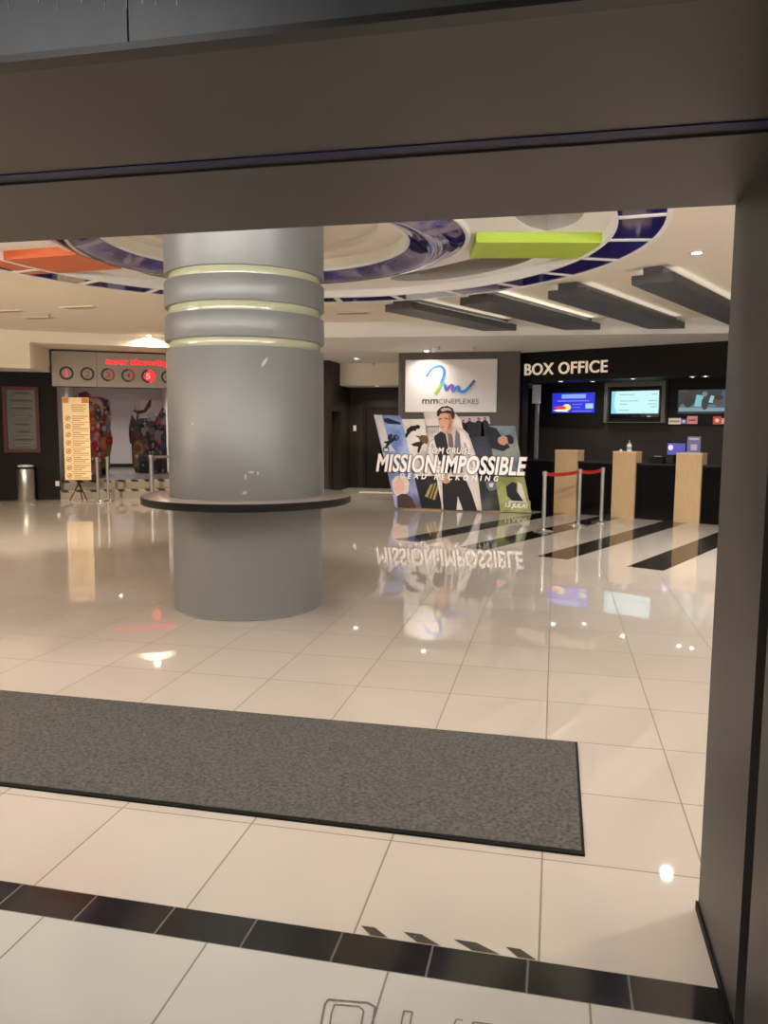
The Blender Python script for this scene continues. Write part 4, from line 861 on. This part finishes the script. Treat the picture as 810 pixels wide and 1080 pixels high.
# ------------------------------------------------------------------ STANDEES IN THE PASSAGE (plain stand-ins of the displays)
def display(pl, name, label, outline, patches, f, loc, accents):
    t = thing(name, label, 'standee', loc, 'displays in the passage')
    poly = [pl.px(*f(*p)) for p in outline]; zmin = .40
    poly = [(min(a, S1 - .06), max(z, zmin)) for a, z in poly]
    MB().sheet(pl, poly, -.04, 0).build('board', patches[0], t)
    dep = .002
    for pts, rgb in patches[1:]:
        MB().sheet(pl, [(min(a, S1 - .06), max(z, zmin)) for a, z in [pl.px(*f(*p)) for p in pts]], .001, dep + .004).build('printed_shape', pmat(rgb), t); dep += .004
    rnd = random.Random(len(label)); cm = MB(); xs = [p[0] for p in outline]; ys = [p[1] for p in outline]
    def inside(x, y):
        r = False; n = len(outline)
        for i in range(n):
            (ax, ay), (bx_, by_) = outline[i], outline[(i + 1) % n]
            if (ay > y) != (by_ > y) and x < (bx_ - ax) * (y - ay) / (by_ - ay) + ax: r = not r
        return r
    k = 0
    while k < 80:
        x, y = rnd.uniform(max(min(xs), 20), min(max(xs), 715)), rnd.uniform(min(ys) + 20, 860)
        if not inside(x, y) or not inside(x - 14, y) or not inside(x, y - 14): continue
        n = rnd.choice((5, 6, 7)); r0 = rnd.uniform(7, 20); a0 = rnd.uniform(0, 6)
        pts = [(x + r0 * rnd.uniform(.5, 1.1) * math.cos(a0 + 2 * PI * i / n), y + 1.3 * r0 * rnd.uniform(.5, 1.1) * math.sin(a0 + 2 * PI * i / n)) for i in range(n)]
        cm.cur = rnd.randrange(len(accents)); cm.sheet(pl, [(min(a, S1 - .06), max(z, zmin)) for a, z in [pl.px(*f(*p)) for p in pts]], dep, dep + .003); dep += .0015; k += 1
    cm.build('collage_print', [pmat(c) for c in accents], t)
    q = pl.pt(sum(a for a, _ in poly) / len(poly) - .15, 0, -.15)
    MB().box(q.x - .1, q.x + .1, q.y - .06, q.y + .1, .401, .46).build('foot', m_black, t)
fg = lambda x, y: (90 + x / 8.1, 400 + y / 8.1)
def ov(x, y, a, b, n=14, rot=0.0): return [(x + a * math.cos(2 * PI * k / n) * math.cos(rot) - b * math.sin(2 * PI * k / n) * math.sin(rot), y + a * math.cos(2 * PI * k / n) * math.sin(rot) + b * math.sin(2 * PI * k / n) * math.cos(rot)) for k in range(n)]
D1 = PL(*WL.xy(0, 2.6), 31); q = D1.pt(.6, .4, 0)
pat = [blend([(120, 60, 60), (170, 100, 100), (150, 120, 120)], 'rose print'), (ov(95, 270, 60, 110), (190, 170, 140)), (ov(95, 290, 42, 84), (150, 110, 80)), (ov(110, 300, 26, 60), (70, 80, 60)), (ov(50, 330, 30, 60), (206, 120, 60)),
       ([(155, 180), (205, 180), (208, 240), (190, 330), (160, 330)], (40, 48, 110)), ([(180, 310), (220, 312), (215, 400), (205, 470), (150, 470), (160, 400)], (120, 130, 170)),
       (ov(90, 430, 40, 50), (196, 60, 80)), (ov(100, 520, 34, 70), (214, 130, 130)), (ov(85, 570, 24, 50), (190, 30, 80)), (ov(160, 560, 34, 70), (220, 140, 110)), (ov(205, 530, 30, 46), (176, 50, 40)), (ov(150, 640, 40, 46), (200, 90, 90)),
       ([(180, 560), (214, 560), (212, 660), (180, 660)], (130, 140, 90)), ([(130, 690), (205, 690), (200, 760), (140, 760)], (130, 140, 70)), ([(130, 760), (205, 740), (190, 880), (150, 880)], (40, 36, 30)), (ov(110, 400, 16, 20), (230, 200, 180)), (ov(160, 420, 18, 22), (200, 200, 216)), (ov(62, 480, 16, 26), (140, 110, 110))]
display(D1, 'film_display', 'colourful rose and red cardboard display behind the yellow banner', [(-60, 120), (10, 100), (60, 150), (130, 150), (205, 180), (222, 312), (208, 400), (234, 500), (228, 560), (212, 660), (214, 760), (190, 890), (-60, 890)], pat, fg, (q.x, q.y, .4), [(200, 70, 80), (224, 160, 140), (150, 60, 60), (120, 130, 170), (90, 70, 60), (216, 120, 90), (190, 180, 190), (130, 140, 80)])
D2 = PL(*WL.xy(0, 3.0), 31); q = D2.pt(2.2, .4, 0)
pat = [blend([(26, 24, 26), (60, 56, 58), (96, 90, 92)], 'dark machine print', 4), ([(420, 200), (436, 270), (500, 260), (545, 180), (566, 172), (560, 230), (520, 280), (455, 300), (452, 350), (436, 350), (440, 290), (404, 268), (426, 260)], (74, 52, 36)),
       ([(396, 300), (380, 400), (390, 480), (372, 470), (374, 390)], (50, 46, 50)), (ov(425, 470, 46, 60), (84, 50, 42)), (ov(450, 600, 48, 70), (140, 96, 50)), (ov(445, 590, 30, 30), (86, 60, 40)), (ov(430, 690, 30, 60), (120, 88, 60)),
       (ov(510, 440, 34, 50), (120, 116, 118)), (ov(565, 330, 40, 36), (150, 146, 148)), (ov(565, 440, 30, 40), (86, 84, 90)), (ov(620, 480, 30, 50), (110, 104, 106)), (ov(640, 380, 30, 40), (150, 60, 74)), (ov(675, 350, 30, 40), (120, 110, 116)), (ov(690, 470, 30, 46), (60, 60, 70)),
       (ov(655, 570, 40, 40), (46, 58, 96)), ([(470, 700), (640, 690), (640, 880), (460, 880)], (22, 22, 26)), (ov(545, 560, 14, 40), (58, 56, 60)), (ov(600, 790, 16, 16), (90, 88, 90)), (ov(700, 700, 60, 120), (44, 38, 34)), (ov(460, 365, 50, 18), (70, 66, 70))]
display(D2, 'film_display', 'dark cardboard display of clustered machine shapes left of the silver column', [(372, 470), (396, 300), (430, 350), (470, 335), (540, 330), (570, 290), (610, 320), (660, 240), (700, 270), (900, 300), (900, 890), (430, 890), (400, 700), (396, 560), (380, 540)], pat, fg, (q.x, q.y, .4), [(24, 24, 30), (120, 116, 120), (70, 66, 72), (150, 146, 150), (96, 60, 44), (40, 46, 72), (150, 60, 70), (50, 44, 42)])
for m_, pts in ((mat('pale poster', (226, 216, 212), .5), [(470, 180), (900, 180), (900, 330), (470, 330)]), ):
    EP = PL(*WL.xy(0, 6.2), 31); o = MB().sheet(EP, [EP.px(*fg(*p)) for p in pts], .001, .02).build('wall_poster', m_); tag(o, 'pale blank poster on the end wall of the passage', 'poster')

# ------------------------------------------------------------------ FLOOR THINGS
t = thing('entrance_mat', 'long grey carpet mat with black rubber edging on the cream tiles', 'mat', (-2.2, 3.53, 0))
MB().box(-4.65, .145, 2.995, 4.082, .001, .012).build('pile', m_carpet, t)
rb_ = MB(); 
for a in ((-4.68, .158, 2.972, 2.995), (-4.68, .158, 4.082, 4.094), (.145, .158, 2.995, 4.082), (-4.68, -4.65, 2.995, 4.082)): rb_.box(*a, 0.0005, .009)
rb_.build('rubber_edge', m_black, t)
tp = MB()
for a, b, rgb in ((-.592, -.49, 0), (-.448, -.316, 0), (-.28, -.125, 0), (-.112, -.012, 0)):
    w = b - a
    tp.add([(a, 2.368, .0012), (a + w * .48, 2.368, .0012), (b, 2.326, .0012), (a + w * .42, 2.326, .0012)], [(3, 2, 1, 0)])
def worn():
    m = bpy.data.materials.new('worn black tape'); m.use_nodes = True; N = m.node_tree.nodes; L = m.node_tree.links; b = N['Principled BSDF']
    g = N.new('ShaderNodeNewGeometry'); nz = N.new('ShaderNodeTexNoise'); nz.inputs['Scale'].default_value = 38; nz.inputs['Detail'].default_value = 5; L.new(g.outputs['Position'], nz.inputs['Vector'])
    cr = N.new('ShaderNodeValToRGB'); cr.color_ramp.elements[0].position = .66; cr.color_ramp.elements[0].color = srgb(58, 50, 42); cr.color_ramp.elements[1].position = .69; cr.color_ramp.elements[1].color = srgb(206, 198, 188)
    L.new(nz.outputs['Fac'], cr.inputs[0]); L.new(cr.outputs[0], b.inputs['Base Color']); b.inputs['Roughness'].default_value = .5; return m
mw = worn(); o = tp.build('hazard_strip', mw); tag(o, 'worn strip of black slanted tape marks along the black floor band', 'tape')
wd_ = MB()
def outline(pts, w=.006, close=True):
    P = [on_z(*p, .0015) for p in pts]; n = len(P)
    for i in range(n if close else n - 1):
        a, b = P[i], P[(i + 1) % n]; d = (b - a).normalized(); q = Vector((-d.y, d.x, 0)) * w / 2
        wd_.add([a - q, b - q, b + q, a + q], [(0, 1, 2, 3)])
cr5 = lambda x, y: (340 + x / 3.115, 940 + y / 3.115)
outline([cr5(*p) for p in ((-8, 460), (8, 372), (20, 355), (150, 366), (174, 380), (160, 470))], .007, False); outline([cr5(*p) for p in ((20, 470), (30, 400), (40, 372), (120, 378), (136, 392), (122, 470))], .005, False)
outline([cr5(*p) for p in ((252, 470), (268, 392), (296, 396), (282, 470))], .005, False); outline([cr5(*p) for p in ((420, 470), (440, 420), (462, 424))], .005, False); outline([cr5(*p) for p in ((484, 470), (496, 430), (560, 438))], .007, False)
o = wd_.build('floor_lettering', mat('worn tape outline', (112, 104, 94), .6, var=.5, scale=60)); tag(o, 'worn outline lettering taped on the white tiles at the bottom edge', 'floor lettering')
# switch plate in the alcove
q = on_x(373, 459, -5.44); o = MB().box(-5.40, -5.32, 20.585, 20.599, 1.55, 1.70).build('wall_switch', m_pale); tag(o, 'small white switch on the dark wall of the alcove', 'switch')

# ------------------------------------------------------------------ world and view
w = bpy.data.worlds.new('world'); w.use_nodes = True; w.node_tree.nodes['Background'].inputs[0].default_value = (.02, .02, .02, 1); bpy.context.scene.world = w
vs = bpy.context.scene.view_settings
vs.view_transform = 'Standard'; vs.look = 'None'; vs.gamma = 1.0; vs.exposure = 0.08; vs.use_curve_mapping = False
